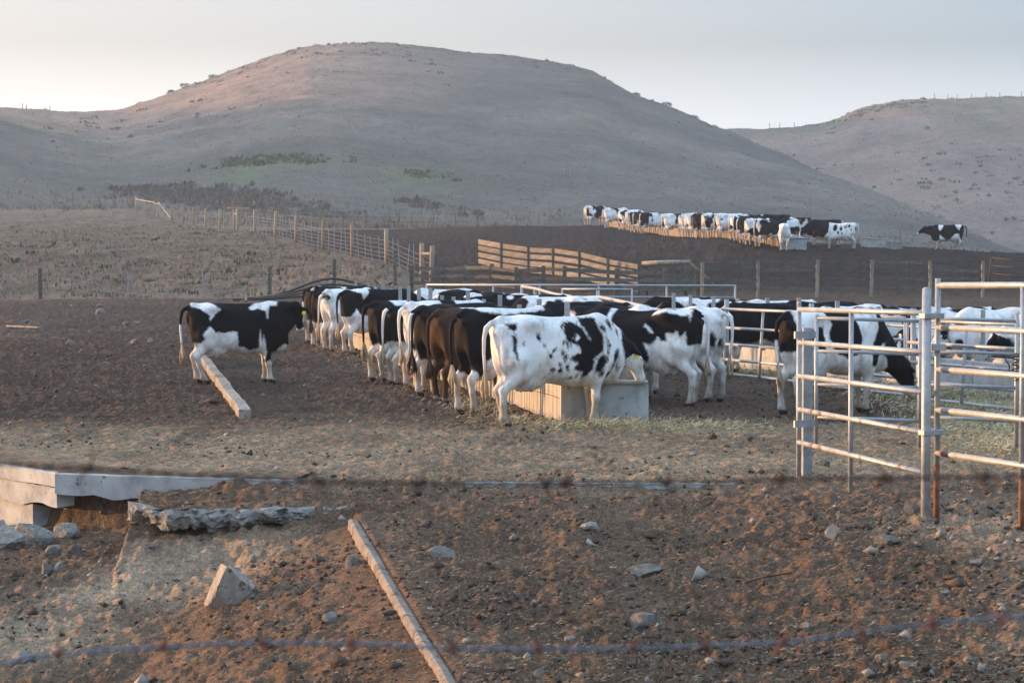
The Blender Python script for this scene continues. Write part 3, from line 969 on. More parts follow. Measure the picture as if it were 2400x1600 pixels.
def make_cow(label, xy, head_deg, pose, spec, seed, res=.026, scale=1.0, group=None, tail=(0, 0), eartag=False, brown=False, tail_mat=None, rust=.0, name='cow'):
    V, Q = body(pose, res)
    sx = .96 + .035 * math.sin(seed * 3.1); sz = 1 + .025 * math.sin(seed * 1.7 + 1); sy = .97 + .07 * math.sin(seed * 2.3)
    wob = np.stack([noise3(V * 2.6 + 3.1 * k, seed + 60 + k) for k in range(3)], 1) * .014 + np.stack([noise3(V * 7 + 5.3 * k, seed + 70 + k) for k in range(3)], 1) * .005
    sag = np.zeros_like(V); sag[:, 2] = (.025 * math.sin(seed * 4.3) - .012) * np.exp(-((V[:, 0] - .05) / .35) ** 2) * (V[:, 2] > .45)
    m = new_mesh('body', V * (sx, sy, sz) + wob * np.clip(V[:, 2:3] * 2, .2, 1) + sag, Q)
    shade(m)
    f = coat_values(V, spec, seed, pose)
    a = m.attributes.new('coat', 'FLOAT', 'POINT'); a.data.foreach_set('value', f.astype(np.float32))
    rv = np.clip(rust + .16 * sstep(-.45, -.95, V[:, 0]) * (.5 + fbm3(V * 4, seed + 31)) + .12 * sstep(.95, .35, V[:, 2]) * (.3 + fbm3(V * 3, seed + 37)), 0, .9)
    a = m.attributes.new('rust', 'FLOAT', 'POINT'); a.data.foreach_set('value', rv.astype(np.float32))
    zg = float(terrain(xy[0], xy[1])) - .005
    root = thing(name, (xy[0], xy[1], zg), label, 'cow', group, R(head_deg))
    root.scale = (scale,) * 3
    mat = M['coat_brown'] if brown else M['coat']
    link('body', m, mat, root)
    g1, g2 = tail_geo(tail[0], tail[1], seed)
    tm = new_mesh('tail', *g1); shade(tm)
    dark = spec.get('tail', 'w') == 'b'
    fz = np.full(len(g1[0]), .1 if dark else -.1)
    if spec.get('tail') == 'bw': fz = np.where(g1[0][:, 2] > 1.08, .1, -.1)
    a = tm.attributes.new('coat', 'FLOAT', 'POINT'); a.data.foreach_set('value', fz.astype(np.float32))
    to = link('tail', tm, mat, root)
    sm = new_mesh('tail_switch', *g2); shade(sm)
    link('tail_switch', sm, M['tail_dark'] if tail_mat == 'dark' else M['tail_hair'], to)
    po = np.array(POSES[pose]['poll']); h = unit(POSES[pose]['h'])
    n = unit(np.array((0, 0, 1.0)) - h * h[2]); s = np.cross(n, h)
    if res < .035 and pose != 'feed_far':
        for sg in (-1, 1):
            c = (po + h * .175 + s * sg * .105 + n * .035) * (sx, sy, sz)
            em = uv_ball('eye', .017)
            link('eye', em, M['eye'], root, tuple(c))
    if eartag:
        for sg in ((-1, 1) if eartag == 2 else (eartag,)):
            c = po + h * .07 + s * sg * .17 - n * .055
            dn = unit(-n * .8 + h * .5); fr = unit(np.cross(dn, s * sg)); w = s * sg
            out = unit(-n * .2 - h * .6) if pose in ('stand',) else n
            vv = []
            for dd in (.012, -.012):
                for a_, b_ in ((-.018, 0.0), (.018, 0.0), (.032, .03), (.032, .085), (-.032, .085), (-.032, .03)):
                    vv.append(c + w * a_ + dn * b_ + out * dd * .5 + n * .04)
            ff = [(0, 1, 2, 3, 4, 5), (11, 10, 9, 8, 7, 6)] + [(k, k + 6, (k + 1) % 6 + 6, (k + 1) % 6) for k in range(6)]
            link('ear_tag', new_mesh('ear_tag', np.array(vv) * (sx, sy, sz), ff), M['tag'], root)
    return root

_balls = {}
def uv_ball(name, r):
    if (name, r) in _balls: return _balls[name, r]
    V = []; F = []
    for i in range(1, 5):
        for k in range(8):
            a, b_ = math.pi * i / 5, 2 * math.pi * k / 8
            V.append((r * math.sin(a) * math.cos(b_), r * math.sin(a) * math.sin(b_), r * math.cos(a)))
    for i in range(3):
        for k in range(8): F.append((i * 8 + k, (i + 1) * 8 + k, (i + 1) * 8 + (k + 1) % 8, i * 8 + (k + 1) % 8))
    V += [(0, 0, r), (0, 0, -r)]
    for k in range(8): F.append((32, k, (k + 1) % 8)); F.append((33, 24 + (k + 1) % 8, 24 + k))
    m = new_mesh(name, V, F); shade(m); _balls[name, r] = m
    return m

# ---- coats read off the photograph, in (length, height) of the standing animal
def conv(pts, x0, kx, y0, kz):
    return [(-.9 + (x - x0) * kx, (y0 - y) * kz) for x, y in pts]

SA = lambda *p: conv(p, 1345, .001722, 1400, 1 / 720)
speckled = dict(base='w', freckle=True, face='white', tail='w', patches=[
    ('b', SA((1880, 490), (1900, 410), (1950, 400), (1990, 420), (2050, 470), (2040, 380), (2170, 380), (2180, 450), (2220, 560), (2200, 700), (2130, 760), (2120, 850), (2060, 930), (2010, 950), (2020, 870), (1950, 860), (1980, 790), (1920, 760), (1930, 720), (2010, 690), (2000, 640), (1930, 600), (1930, 650), (1885, 560))),
    ('w', SA((1950, 560), (1990, 510), (2020, 560), (1990, 590))),
    ('w', SA((2050, 450), (2070, 470), (2110, 590), (2080, 560))),
    ('b', SA((2150, 760), (2220, 720), (2230, 800), (2180, 890), (2130, 900))),
    ('b', SA((2400, 480), (2470, 560), (2700, 500), (2760, 700), (2600, 900), (2440, 880), (2410, 700))),
    ('b', SA((1415, 440), (1500, 430), (1505, 470), (1470, 500), (1430, 480))),
    ('b', SA((1450, 540), (1490, 520), (1480, 640), (1490, 770), (1470, 770), (1450, 660))),
], spots=[('b', c) for c in ((-.32, 1.18, .035, .055, .2), (-.55, 1.09, .018, .028, 0), (-.25, 1.075, .02, .024, .3), (-.02, .98, .025, .035, 0), (.05, .77, .02, .028, .3), (.66, 1.06, .02, .075, .1), (.62, 1.27, .028, .05, .2), (.72, 1.32, .028, .065, .3),
    (.80, .92, .04, .09, -.4), (.82, .78, .02, .07, -.2), (.74, .80, .018, .06, -.5), (.63, .90, .02, .05, -.3), (.55, .70, .028, .06, -.6), (.10, .645, .028, .02, .3))])

SS = lambda *p: conv(p, 430, .00197, 1110, 1 / 535)
standing = dict(base='b', face='black', tail='bw', patches=[
    ('w', SS((460, 330), (640, 330), (735, 400), (680, 450), (645, 510), (625, 440), (520, 385), (460, 372))),
    ('w', SS((1000, 385), (1060, 340), (1260, 300), (1260, 370), (1190, 370), (1180, 490), (1165, 490), (1165, 420), (1080, 385), (1030, 410))),
    ('w', SS((400, 720), (560, 720), (585, 690), (568, 640), (635, 565), (690, 620), (890, 615), (890, 740), (1000, 790), (1085, 770), (1105, 600), (1120, 720), (1140, 640), (1155, 780), (1145, 900), (1000, 1200), (400, 1200))),
    ('w', SS((1040, 910), (1130, 915), (1200, 880), (1260, 1000), (1230, 1200), (1000, 1200))),
    ('w', SS((1225, 820), (1290, 760), (1330, 735), (1400, 760), (1400, 900), (1250, 900))),
])
SK = lambda *p: [(-.9 + (1510 - x) * .001678, (1230 - y) / 665) for x, y in p]
bigblack = dict(base='b', face='blaze', tail='w', patches=[
    ('w', SK((705, 250), (765, 250), (745, 330), (740, 440), (705, 410))),
    ('w', SK((1090, 320), (1130, 275), (1450, 270), (1440, 400), (1425, 340), (1340, 335), (1240, 300))),
    ('w', SK((1055, 405), (1085, 430), (1130, 500), (1090, 490), (1050, 430))),
    ('w', SK((780, 690), (860, 730), (930, 700), (960, 780), (990, 830), (1040, 830), (1015, 720), (1050, 775), (1085, 770), (1085, 660), (1055, 590), (1115, 620), (1165, 545), (1200, 590), (1255, 580), (1240, 505), (1300, 525), (1340, 490), (1365, 560), (1410, 490), (1420, 610), (1500, 620), (1560, 1300), (600, 1300), (700, 800))),
    ('w', SK((340, 380), (420, 350), (480, 430), (560, 470), (550, 500), (450, 480))),
])
SN = lambda *p: [(-.9 + (x - 1950) / 600 * .9, (1300 - y) / 640) for x, y in p]
rightcow = dict(base='w', face='blaze', tail='bw', patches=[
    ('b', SN((1900, 380), (2020, 380), (2030, 420), (2010, 560), (2020, 740), (1900, 740))),
    ('b', SN((2020, 540), (2090, 520), (2130, 600), (2190, 540), (2330, 500), (2330, 760), (2170, 680), (2120, 760), (2040, 700))),
    ('b', [(-.32, 1.5), (.28, 1.5), (.26, 1.30), (.34, 1.02), (.20, .82), (.02, .76), (-.18, .86), (-.26, 1.06), (-.20, 1.26)]),
    ('b', [(.60, 1.15), (.72, 1.5), (1.8, 1.5), (1.8, 0), (1.0, .2), (.86, .75), (.66, .85), (.60, .66), (.50, .66), (.50, 1.0)]),
    ('w', [(.66, .95), (.74, .98), (.78, .60), (.64, .62)]),
])
darkside = dict(base='b', face='blaze', tail='b', patches=[
    ('w', [(-.80, 1.6), (.60, 1.6), (.62, 1.40), (.20, 1.39), (-.20, 1.36), (-.42, 1.37), (-.60, 1.41)]),
    ('w', [(-.46, .80), (-.40, .74), (-.20, .78), (.10, .60), (.6, .60), (.9, .0), (-.62, .0), (-.56, .60), (-.60, .74)]),
    ('w', [(-1.1, .62), (-.74, .60), (-.66, .50), (-.60, -.1), (-1.1, -.1)]),
])
saddle = dict(base='b', face='blaze', tail='b', patches=[
    ('w', [(-.78, 1.6), (-.20, 1.6), (-.34, 1.34), (-.44, 1.20), (-.50, 1.36), (-.66, 1.40)]),
    ('w', [(-1.1, .82), (-.74, .84), (-.62, 1.02), (-.56, .88), (-.34, .86), (-.24, .62), (.2, .52), (.9, .5), (.9, -.1), (-1.1, -.1)]),
])
whiteish = dict(base='w', face='white', tail='w', spots=[('b', (-.35, 1.05, .11, .16, .2)), ('b', (-.80, .95, .05, .14, 0)), ('b', (.3, 1.0, .2, .25, .3)), ('b', (.2, 1.35, .2, .08, 0))])
allwhite = dict(base='w', face='white', tail='w', spots=[('b', (-.88, 1.25, .04, .06, 0)), ('b', (.5, 1.1, .2, .2, 0))])
brownrear = dict(base='b', face='black', tail='b', patches=[('w', [(-1.1, .10), (1, .10), (1, -.1), (-1.1, -.1)]), ('w', [(-.5, 1.6), (0, 1.6), (-.1, 1.395), (-.4, 1.42)])])
whiteback = dict(base='w', face='blaze', tail='w', patches=[('b', [(-.20, 1.6), (.12, 1.6), (.10, 1.2), (-.05, 1.0), (-.2, 1.2)]), ('b', [(.35, 1.3), (.9, 1.4), (.9, .8), (.4, .75)])], spots=[('b', (-.86, 1.1, .028, .16, .2)), ('b', (-.75, .92, .028, .13, -.2))])

def at_hind(hx, hy, deg, s=1.0):
    a = R(deg)
    return (hx + .75 * s * math.cos(a), hy + .75 * s * math.sin(a))

G1 = 'cows feeding at the long concrete trough'
NEAR = .024
make_cow('white cow with small black speckles, nearest at the trough end', at_hind(-.14, 31.1, 21), 21, 'feed_a', speckled, 3, NEAR, 1.0, G1, (.03, 0), -1)
make_cow('black cow with white belly and rump patch standing alone left of the herd', at_hind(-5.50, 41.6, 10), 10, 'stand', standing, 5, NEAR, .97, None, (-.02, 0), -1)
make_cow('black cow with white back stripe and white hind legs behind the speckled cow', at_hind(-.66, 33.5, 37), 37, 'feed', darkside, 8, NEAR, 1.0, G1, (.0, 0), tail_mat=None)
make_cow('dark brown cow with a single white hind foot in the row', at_hind(-1.10, 35.9, 42), 42, 'feed_b', brownrear, 12, NEAR, .97, G1, (-.02, 0), brown=True, tail_mat='dark', rust=.35)
make_cow('black cow seen from behind with twisted dark tail, left of the brown cow', at_hind(-1.38, 37.7, 40), 40, 'feed_c', dict(random=(.13, 2.3, .62), tail='b'), 15, .028, .98, G1, (.05, 0), tail_mat='dark', rust=.1)
rb_cow = make_cow('white backed cow with white tail and red leg band in the row', at_hind(-1.68, 40.0, 36), 36, 'feed', whiteback, 18, .028, 1.0, G1, (-.03, 0))
link('leg_band', new_mesh('leg_band', *tube([(-.775, -.155, .20), (-.775, -.155, .245)], [.056, .056], 12)), M['band'], rb_cow)
make_cow('black and white cow squeezed between the twisted tailed cow and the white backed one', at_hind(-1.50, 38.9, 42), 42, 'feed_b', dict(random=(-.02, 2.4, .62), tail='w'), 19, .028, .96, G1, (.03, 0))
make_cow('black rumped cow with greyish tail right of the white hipped one', at_hind(-2.02, 41.0, 38), 38, 'feed_b', dict(base='b', tail='w', patches=[('w', [(-.66, 1.6), (.7, 1.6), (.6, 1.39), (-.4, 1.385)]), ('w', [(-1.1, .75), (-.74, .80), (-.60, .72), (-.3, .62), (.9, .55), (.9, -.1), (-1.1, -.1)])]), 21, .028, .97, G1, (.04, 0))
make_cow('black cow with white hip patch and pale tail switch, mid row', at_hind(-2.40, 42.2, 35), 35, 'feed', dict(base='b', tail='b', patches=[('w', [(-.55, 1.6), (-.05, 1.6), (-.15, 1.30), (-.38, 1.20), (-.48, 1.34)]), ('w', [(-1.1, .62), (-.74, .66), (-.58, .80), (-.4, .68), (.9, .55), (.9, -.1), (-1.1, -.1)])]), 24, .028, 1.0, G1, (.02, 0))
make_cow('large black saddled cow with white thigh toward the far end of the row', at_hind(-3.66, 53.6, 22), 22, 'feed_c', saddle, 27, .028, 1.0, G1, (.0, 0))
make_cow('white cow between dark ones near the far end of the row', at_hind(-4.25, 55.2, 48), 48, 'feed_b', allwhite, 30, .028, .97, G1, (.06, 0))
make_cow('dark cow half hidden beside the white cow at the row end', at_hind(-4.62, 57.6, 40), 40, 'feed', dict(random=(.16, 2.2, .60), tail='b'), 33, .028, 1.0, G1, (.02, 0), tail_mat='dark')
make_cow('leftmost black cow of the feeding row with white lower legs', at_hind(-5.02, 60.2, 44), 44, 'feed_c', dict(random=(.20, 2.0, .50), tail='bw'), 36, .028, 1.0, G1, (-.02, 0))
# right side of the first trough
make_cow('big black cow with jagged white flank on the right of the trough', at_hind(2.60, 35.2, 158), 158, 'feed', bigblack, 39, NEAR, 1.03, G1, (-.04, 0))
make_cow('white cow with one round black patch behind the big black cow', at_hind(3.10, 36.3, 150), 150, 'feed_b', whiteish, 42, NEAR, 1.0, G1, (.05, 0))
for k, (hx_, hy_, dg, bias, ps) in enumerate(((2.35, 38.6, 166, .0, 'feed'), (1.95, 41.2, 172, .06, 'feed_c'), (1.55, 44.2, 168, -.05, 'feed_b'), (1.0, 47.3, 175, .06, 'look'), (.45, 50.6, 168, .0, 'feed_c'), (-.2, 54.0, 172, .08, 'feed'), (-.85, 57.5, 170, .0, 'feed_b'))):
    lab = ['second black and white cow back behind the big black cow', 'third cow back counted from the big black cow along the trough', 'spotted cow back between the steel posts mid trough', 'black cow back right of the posts with bent rail above', 'cow back below the left end of the long pipe rails', 'mostly black cow back at the far right side of the trough', 'farthest cow on the right side of the trough'][k]
    make_cow(lab, at_hind(hx_, hy_, dg), dg, ps, dict(random=(bias, 2.2 + .15 * k, .6)), 50 + 3 * k, .028, .98, G1, (.02, 0))
# at and behind the second trough
make_cow('cow with black saddle and white shoulder reaching under the right hand panel', at_hind(3.84, 33.4, 30), 30, 'graze', rightcow, 75, NEAR, 1.0, None, (-.03, 0), 1)
G2 = 'cows feeding at the right hand trough'
for k, (cx, cy, dg, ps, sp, lab) in enumerate((
    (8.9, 39.6, 206, 'feed_c', dict(random=(-.02, 2.6, .7)), 'patchy cow feeding nearest the right picture edge behind the rails'),
    (8.1, 40.6, 203, 'feed', dict(random=(-.06, 2.9, .7), face='white'), 'pale spotted cow with head lowered into the right hand trough'),
    (7.7, 41.9, 200, 'feed_b', dict(random=(.05, 2.3, .6)), 'half black cow second from the right picture edge row'),
    (7.2, 43.0, 203, 'feed', dict(random=(-.03, 2.6, .7), face='white'), 'white faced cow right of the tall gate post behind the rails'),
    (6.8, 44.2, 198, 'feed_c', dict(random=(.08, 2.2, .6)), 'black and white cow just left of the tall gate post behind the rails'),
    (6.35, 45.3, 200, 'feed', dict(random=(-.05, 2.7, .7), face='white'), 'white faced cow between the two galvanised gates'),
    (5.9, 46.5, 197, 'feed_b', dict(random=(.12, 2.2, .6)), 'darkest cow with white blaze behind the gate rails'),
    (5.3, 47.6, 196, 'look', dict(random=(-.10, 2.4, .7), face='white'), 'white cow with raised head showing above the top gate rail'),
    (4.75, 46.0, 186, 'feed', dict(random=(.17, 1.9, .62), tail='b'), 'dark cow standing behind the left end of the low rail panels'),
    (4.3, 51.5, 188, 'look', dict(random=(.06, 2.2, .6)), 'cow with raised head behind the steel posts right of the pipe rails'),
    (3.7, 53.5, 195, 'feed_c', dict(random=(.12, 2.2, .6)), 'black cow behind the right end of the pipe rails'),
    (9.6, 42.5, 200, 'feed', dict(random=(.02, 2.2, .6)), 'cow partly cut off by the right picture edge'))):
    make_cow(lab, (cx, cy), dg, ps, sp, 90 + 3 * k, .028, .90, G2, (.02, 0))

# ---- far row on the mound
FAR0 = np.array((14.4, 126.0)); FAR1 = np.array((7.2, 177.0))
def far_at(px):
    lo, hi = 0.0, 1.0
    for _ in range(40):
        md = (lo + hi) / 2; q = FAR0 + (FAR1 - FAR0) * md
        if 1200 + FPX * q[0] / q[1] > px: lo = md
        else: hi = md
    return FAR0 + (FAR1 - FAR0) * lo
G3 = 'cows in the far row on the mound'
far_px = [1368, 1384, 1424, 1452, 1464, 1478, 1494, 1510, 1558, 1590, 1604, 1618, 1634, 1652, 1676, 1708, 1724, 1742, 1757, 1775]
bias = [-.12, .04, -.08, -.06, -.12, .2, .0, .02, -.03, -.12, -.06, -.1, .25, -.02, -.08, .02, .06, .1, .05, .08]
words_ = ['first', 'second', 'third', 'fourth', 'fifth', 'sixth', 'seventh', 'eighth', 'ninth', 'tenth', 'eleventh', 'twelfth', 'thirteenth', 'fourteenth', 'fifteenth', 'sixteenth', 'seventeenth', 'eighteenth', 'nineteenth', 'twentieth']
for k, px in enumerate(far_px):
    q = far_at(px + 56 + (px - 1366) * .057)
    dg = 30 + 14 * math.sin(k * 2.1)
    tone = 'white' if bias[k] < -.05 else ('dark' if bias[k] > .12 else 'black and white')
    hxy = q + np.array((-1.75, -.2)) + np.array((.18 * math.sin(k * 5.1), 0))
    make_cow('%s cow, %s from the left end of the far row' % (tone, words_[k]), at_hind(hxy[0], hxy[1], dg), dg, ['feed', 'feed_b', 'feed_c'][k % 3],
             dict(random=(bias[k], 2.0 + .3 * math.sin(k), .62 if bias[k] < .2 else .05), tail='b' if bias[k] > .1 else 'w'), 130 + 7 * k, .045, 1.0, G3, (.04 * math.sin(k), 0), brown=bias[k] > .2)
q = T(1838, 124.6)
make_cow('white cow seen from behind with tail swung left at the far trough end', (q[0], q[1]), 82, 'feed', dict(base='w', face='white', tail='w', spots=[('b', (.1, 1.3, .2, .1, 0))]), 301, .045, 1.0, G3, (.55, .5))
make_cow('speckled white cow facing left at the right end of the far trough', (17.0, 125.6), 176, 'feed', dict(base='w', face='blaze', tail='w', patches=[('b', [(.55, 1.5), (1.6, 1.5), (1.6, .3), (.9, .6), (.62, .95)])], spots=[('b', c) for c in ((.25, 1.2, .1, .2, .3), (-.05, 1.15, .07, .1, 0), (-.3, 1.2, .06, .05, 0), (-.1, .9, .05, .06, 0), (-.5, 1.25, .06, .08, 0), (.1, .95, .06, .1, 0), (-.62, 1.05, .04, .06, 0), (-.85, 1.1, .04, .12, 0))]), 305, .045, 1.0, G3)
make_cow('black cow behind the speckled one at the right end of the far trough', (16.6, 128.5), 178, 'feed_b', dict(random=(.16, 2, .6)), 309, .045, 1.0, G3)
for k in range(9):
    t_ = .10 + k * .088
    q = FAR0 + (FAR1 - FAR0) * t_ + np.array((1.75 + .2 * math.sin(k * 3), .4))
    make_cow('%s cow back from the right on the far side of the mound trough' % words_[k], (q[0], q[1]), 190 + 8 * math.sin(k), ['feed', 'feed_c'][k % 2], dict(random=((.06, .18, .0)[k % 3], 2.1, .6)), 320 + 5 * k, .045, 1.0, G3)
make_cow('black and white cow walking left alone on the far ridge', (T(2221, 131)[0], 131), 172, 'walk', dict(base='b', face='black', tail='b', patches=[
    ('w', [(.55, 1.6), (.22, 1.6), (.30, 1.32), (.45, 1.12), (.56, 1.2)]), ('w', [(-.85, 1.6), (-.35, 1.6), (-.45, 1.3), (-.62, 1.12), (-.72, 1.3)]),
    ('w', [(-1.1, .5), (-.72, .62), (-.6, .95), (-.36, .92), (-.1, .66), (.12, .62), (.36, .80), (.48, .92), (.5, .6), (.9, .4), (.9, -.1), (-1.1, -.1)])]), 401, .045, 1.0, None, (.02, .1))
# ------------------------------------------------------------------ concrete feeders
def prism(outline, a, d, th):
    """extrude a 2-D outline (across, up) standing at a, across-axis d, by thickness th along its normal"""
    a = np.array(a, float); d = unit(d); n = np.array((-d[1], d[0], 0))
    f_ = [a + d * u + np.array((0, 0, w)) for u, w in outline]
    b_ = [p + n * th for p in f_]
    k = len(outline)
    return np.array(f_ + b_), [tuple(range(k)), tuple(range(k, 2 * k))[::-1]] + [(i, i + k, (i + 1) % k + k, (i + 1) % k)[::-1] for i in range(k)]

def arc(cx, r, n=9):
    return [(cx - r * math.cos(math.pi * i / (n - 1)), r * math.sin(math.pi * i / (n - 1))) for i in range(n)]

def feeder(name, near_l, direction, length, width, height, label, side_mat, group=None, holes=True, seg=2.42):
    d = unit((*direction, 0)); r = np.array((d[1], -d[0], 0))           # r: to the right
    z0 = float(terrain(near_l[0], near_l[1]))
    L0 = np.array((near_l[0], near_l[1], z0))
    th = thing(name, L0 + r * width / 2, label, 'trough', group)
    g = lambda p: np.array((p[0], p[1], float(terrain(p[0], p[1]))))
    out = [(0, -.12), (.02, -.12)]
    if holes:
        out = [(0, -.12), (width * .22 - .066, -.12)] + arc(width * .22, .066) + [(width * .22 + .066, -.12), (width * .78 - .072, -.12)] + arc(width * .78, .072) + [(width * .78 + .072, -.12)]
    out += [(width, -.12), (width, height - .03), (width - .03, height), (.03, height), (0, height - .03)]
    ew = part(th, 'end_wall', prism(out, L0 - d * .002, r, .11), M['concrete'])
    part(th, 'rim', beam(L0 + r * .02 + (0, 0, height + .012) - d * .006, L0 + r * (width - .02) + (0, 0, height + .012) - d * .006, .13, .05), M['concrete'], bevel=.015)
    n = int(length / seg)
    for i in range(n):
        for s_, mat in ((0.055, side_mat), (width - .055, M['concrete'])):
            a = g(L0 + d * (.115 + i * seg) + r * s_); b_ = g(L0 + d * (.115 + (i + 1) * seg - .015) + r * s_)
            h2 = height + .01 * math.sin(i * 2.7)
            part(th, 'side_panel', beam(a + (0, 0, h2 / 2 - .06), b_ + (0, 0, h2 / 2 - .06), .11, h2 + .12), mat, bevel=.012)
        a = g(L0 + d * (.12 + i * seg) + r * width / 2); b_ = g(L0 + d * (.12 + (i + 1) * seg) + r * width / 2)
        part(th, 'floor_slab', beam(a + (0, 0, .08), b_ + (0, 0, .08), width - .25, .06), M['concrete'])
    e = g(L0 + d * (.13 + n * seg))
    part(th, 'end_wall', beam(e + (0, 0, height / 2 - .06), e + r * width + (0, 0, height / 2 - .06), .1, height + .12), M['concrete'])
    return th, L0, d, r

tr1, L0, d1, r1 = feeder('feed_trough', (.645, 31.75), (-.171, .985), 29.0, 1.18, .53, 'long grey concrete feed trough with round drain holes in its near end', M['concrete_streaked'])
# raised block at the trough's right rim
part(tr1, 'corner_block', beam(L0 + d1 * .75 + r1 * .88 + (0, 0, .60), L0 + d1 * .75 + r1 * 1.17 + (0, 0, .60), .3, .28, jit=.02), M['concrete_rough'], bevel=.02)
# wire along the trough side
part(tr1, 'side_wire', tube([L0 + d1 * s - r1 * .012 + (0, 0, .33 + .01 * math.sin(s * 2)) for s in np.arange(.1, 29, .6)], .004, 5), M['wire_old'])
# steel posts standing in the trough
cline = lambda D: 1.2 - .172 * (D - 31.4)
for k, px in enumerate((834, 848, 863, 880, 898, 916, 938, 958, 982, 1009, 1036, 1063, 1097, 1134, 1172, 1217, 1264, 1330)):
    D = 33.5
    while 1200 + FPX * cline(D) / D > px and D < 62: D += .02
    p = np.array((cline(D), D, 0.0))
    hgt = 1.52 if k % 2 == 0 else 1.46
    if px in (958, 1009, 1097, 1172, 1264, 1330): hgt = 1.56
    if px in (1036, 1063, 1217): hgt = 1.44
    part(tr1, 'post', post(p, hgt, .075, .075, sink=.1), M['galv'])

tr2, L2, d2, r2 = feeder('feed_trough', (8.25, 36.6), (-.322, .947), 15.5, 1.0, .50, 'pale concrete trough behind the pipe panels on the right', M['concrete'], None, False)
for s in (.4, 2.4, 4.2, 6.0, 7.6, 9.2, 10.6, 12.0, 13.2, 14.4, 15.3):
    p = L2 + d2 * s + r2 * .10
    part(tr2, 'post', post(p, 1.36 + .05 * math.sin(s * 5), .075, .075, sink=.1), M['galv'])
for hh in (1.0, .72):
    part(tr2, 'neck_rail', tube([L2 + d2 * -.6 + r2 * .06 + (0, 0, hh), L2 + d2 * 15.3 + r2 * .06 + (0, 0, hh)], .028, 8), M['galv'], True)

q0 = FAR0; 
fd_ = FAR1 - FAR0
tr3, L3, d3, r3 = feeder('feed_trough', (FAR0[0] - .35, FAR0[1] - .3), tuple(fd_), 50.5, 1.3, .55, 'long concrete feed trough on the far mound lined with cows', M['kerb'], None, False, 2.5)

# water trough beyond, with a stake
w0 = P(2019, 566, 129.5); w1 = P(2080, 568, 128.5)
zt = float(terrain(w0[0], 129)); zt2 = float(terrain(w1[0], 128.5))
wt = thing('water_trough', (w0[0], 129.5, zt), 'small pale concrete water trough alone on the ridge', 'trough')
A_ = np.array((w0[0], 129.5, zt)); B_ = np.array((w1[0], 128.7, zt2))
dd_ = unit(B_ - A_); nn_ = np.array((-dd_[1], dd_[0], 0))
part(wt, 'front_wall', beam(A_ + (0, 0, .20), B_ + (0, 0, .20), .09, .52), M['concrete'], bevel=.01)
part(wt, 'back_wall', beam(A_ + nn_ * .75 + (0, 0, .20), B_ + nn_ * .75 + (0, 0, .20), .09, .52), M['concrete'])
for e in (A_, B_): part(wt, 'end_wall', beam(e + nn_ * .05 + (0, 0, .2), e + nn_ * .7 + (0, 0, .2), .09, .515), M['concrete'])
part(wt, 'rim', beam(A_ - dd_ * .04 + (0, 0, .48), B_ + dd_ * .04 + (0, 0, .48), .15, .06), M['concrete'])
wb = thing('float_box', B_ + dd_ * .5, 'dark box beside the small water trough on the ridge', 'box')
part(wb, 'box', beam(B_ + dd_ * .1 + (0, 0, .14), B_ + dd_ * .78 + (0, 0, .14), .5, .4), M['concrete_rough'])
part(wb, 'lid', beam(B_ + dd_ * .06 + (0, 0, .36), B_ + dd_ * .82 + (0, 0, .36), .56, .045), M['galv_dark'])
sp_ = T(2109, 128.3)
stk = thing('wooden_stake', sp_, 'pale wooden stake standing at the small water trough', 'stake')
part(stk, 'stake', post(sp_, 1.08, .07, .05), M['wood'])
part(stk, 'brace', beam(sp_ + (-.10, -.05, .0), sp_ + (-.02, -.05, .3), .03, .03), M['galv'])

# ------------------------------------------------------------------ yard slab, broken slab and kerbs
def ragged_slab(name, label, front, back_off, ztop, thick, mat, rough, seed, cat, under=0):
    """slab whose front edge follows a polyline; broken edges are jittered"""
    r_ = random.Random(seed)
    pts = []
    for (a, b_) in zip(front[:-1], front[1:]):
        n = max(2, int(math.dist(a, b_) / (.04 if rough else .25)))
        for i in range(n): pts.append((a[0] + (b_[0] - a[0]) * i / n, a[1] + (b_[1] - a[1]) * i / n))
    pts.append(front[-1])
    rings = []
    levels = [(0, 0), (.05, .08), (.10, .2), (.13, .36), (.13, .52), (.10, .68), (.06, .82), (.0, .95), (-.5, 1.0)] if rough else [(-.02, 0), (0, .08), (0, .9), (-.03, 1.0), (-.6, 1.0)]
    V = []; k = len(pts); th = []
    for i, p in enumerate(pts): th.append(thick * (1 + (.20 * math.sin(i * .37 + seed) * math.sin(i * .13) + r_.uniform(-.10, .10) if rough else r_.uniform(-.03, .05))))
    off = [fbm2(np.array([p[0] * 2.2]), np.array([seed * 1.0]), seed, 4)[0] * (.26 if rough else .012) for p in pts]
    rows = [[(p[0] + back_off[0], p[1] + back_off[1], ztop - .10) for p in pts]]
    for o, zf in levels:
        rows.append([(p[0] + r_.uniform(-1, 1) * (.03 if rough else .003), p[1] - (o * (.45 if rough else 1)) - off[i] + r_.uniform(-1, 1) * (.03 if rough else .003), ztop - th[i] * zf * (1 - .55 * max(0, (i / k - .78) / .22)) + (r_.uniform(-.012, .012) if rough and 0 < zf < 1 else 0)) for i, p in enumerate(pts)])
    rows.append([(p[0] + back_off[0], p[1] + back_off[1], ztop - thick) for p in pts])
    V = np.array([q for r__ in rows for q in r__])
    if rough:
        nz_ = np.stack([fbm3(V * 6.5 + 4.1 * q, 60 + q, 4) for q in range(3)], 1)
        nz_[:k] *= .3
        V = V + nz_ * (.04, .085, .03)
    F = []
    for j in range(len(rows) - 1):
        for i in range(k - 1): F.append((j * k + i, (j + 1) * k + i, (j + 1) * k + i + 1, j * k + i + 1))
    F.append(tuple(j * k for j in range(len(rows)))[::-1]); F.append(tuple(j * k + k - 1 for j in range(len(rows))))
    m = new_mesh(name, V, F)
    o = link(name, m, mat)
    return tag(o, label, cat)

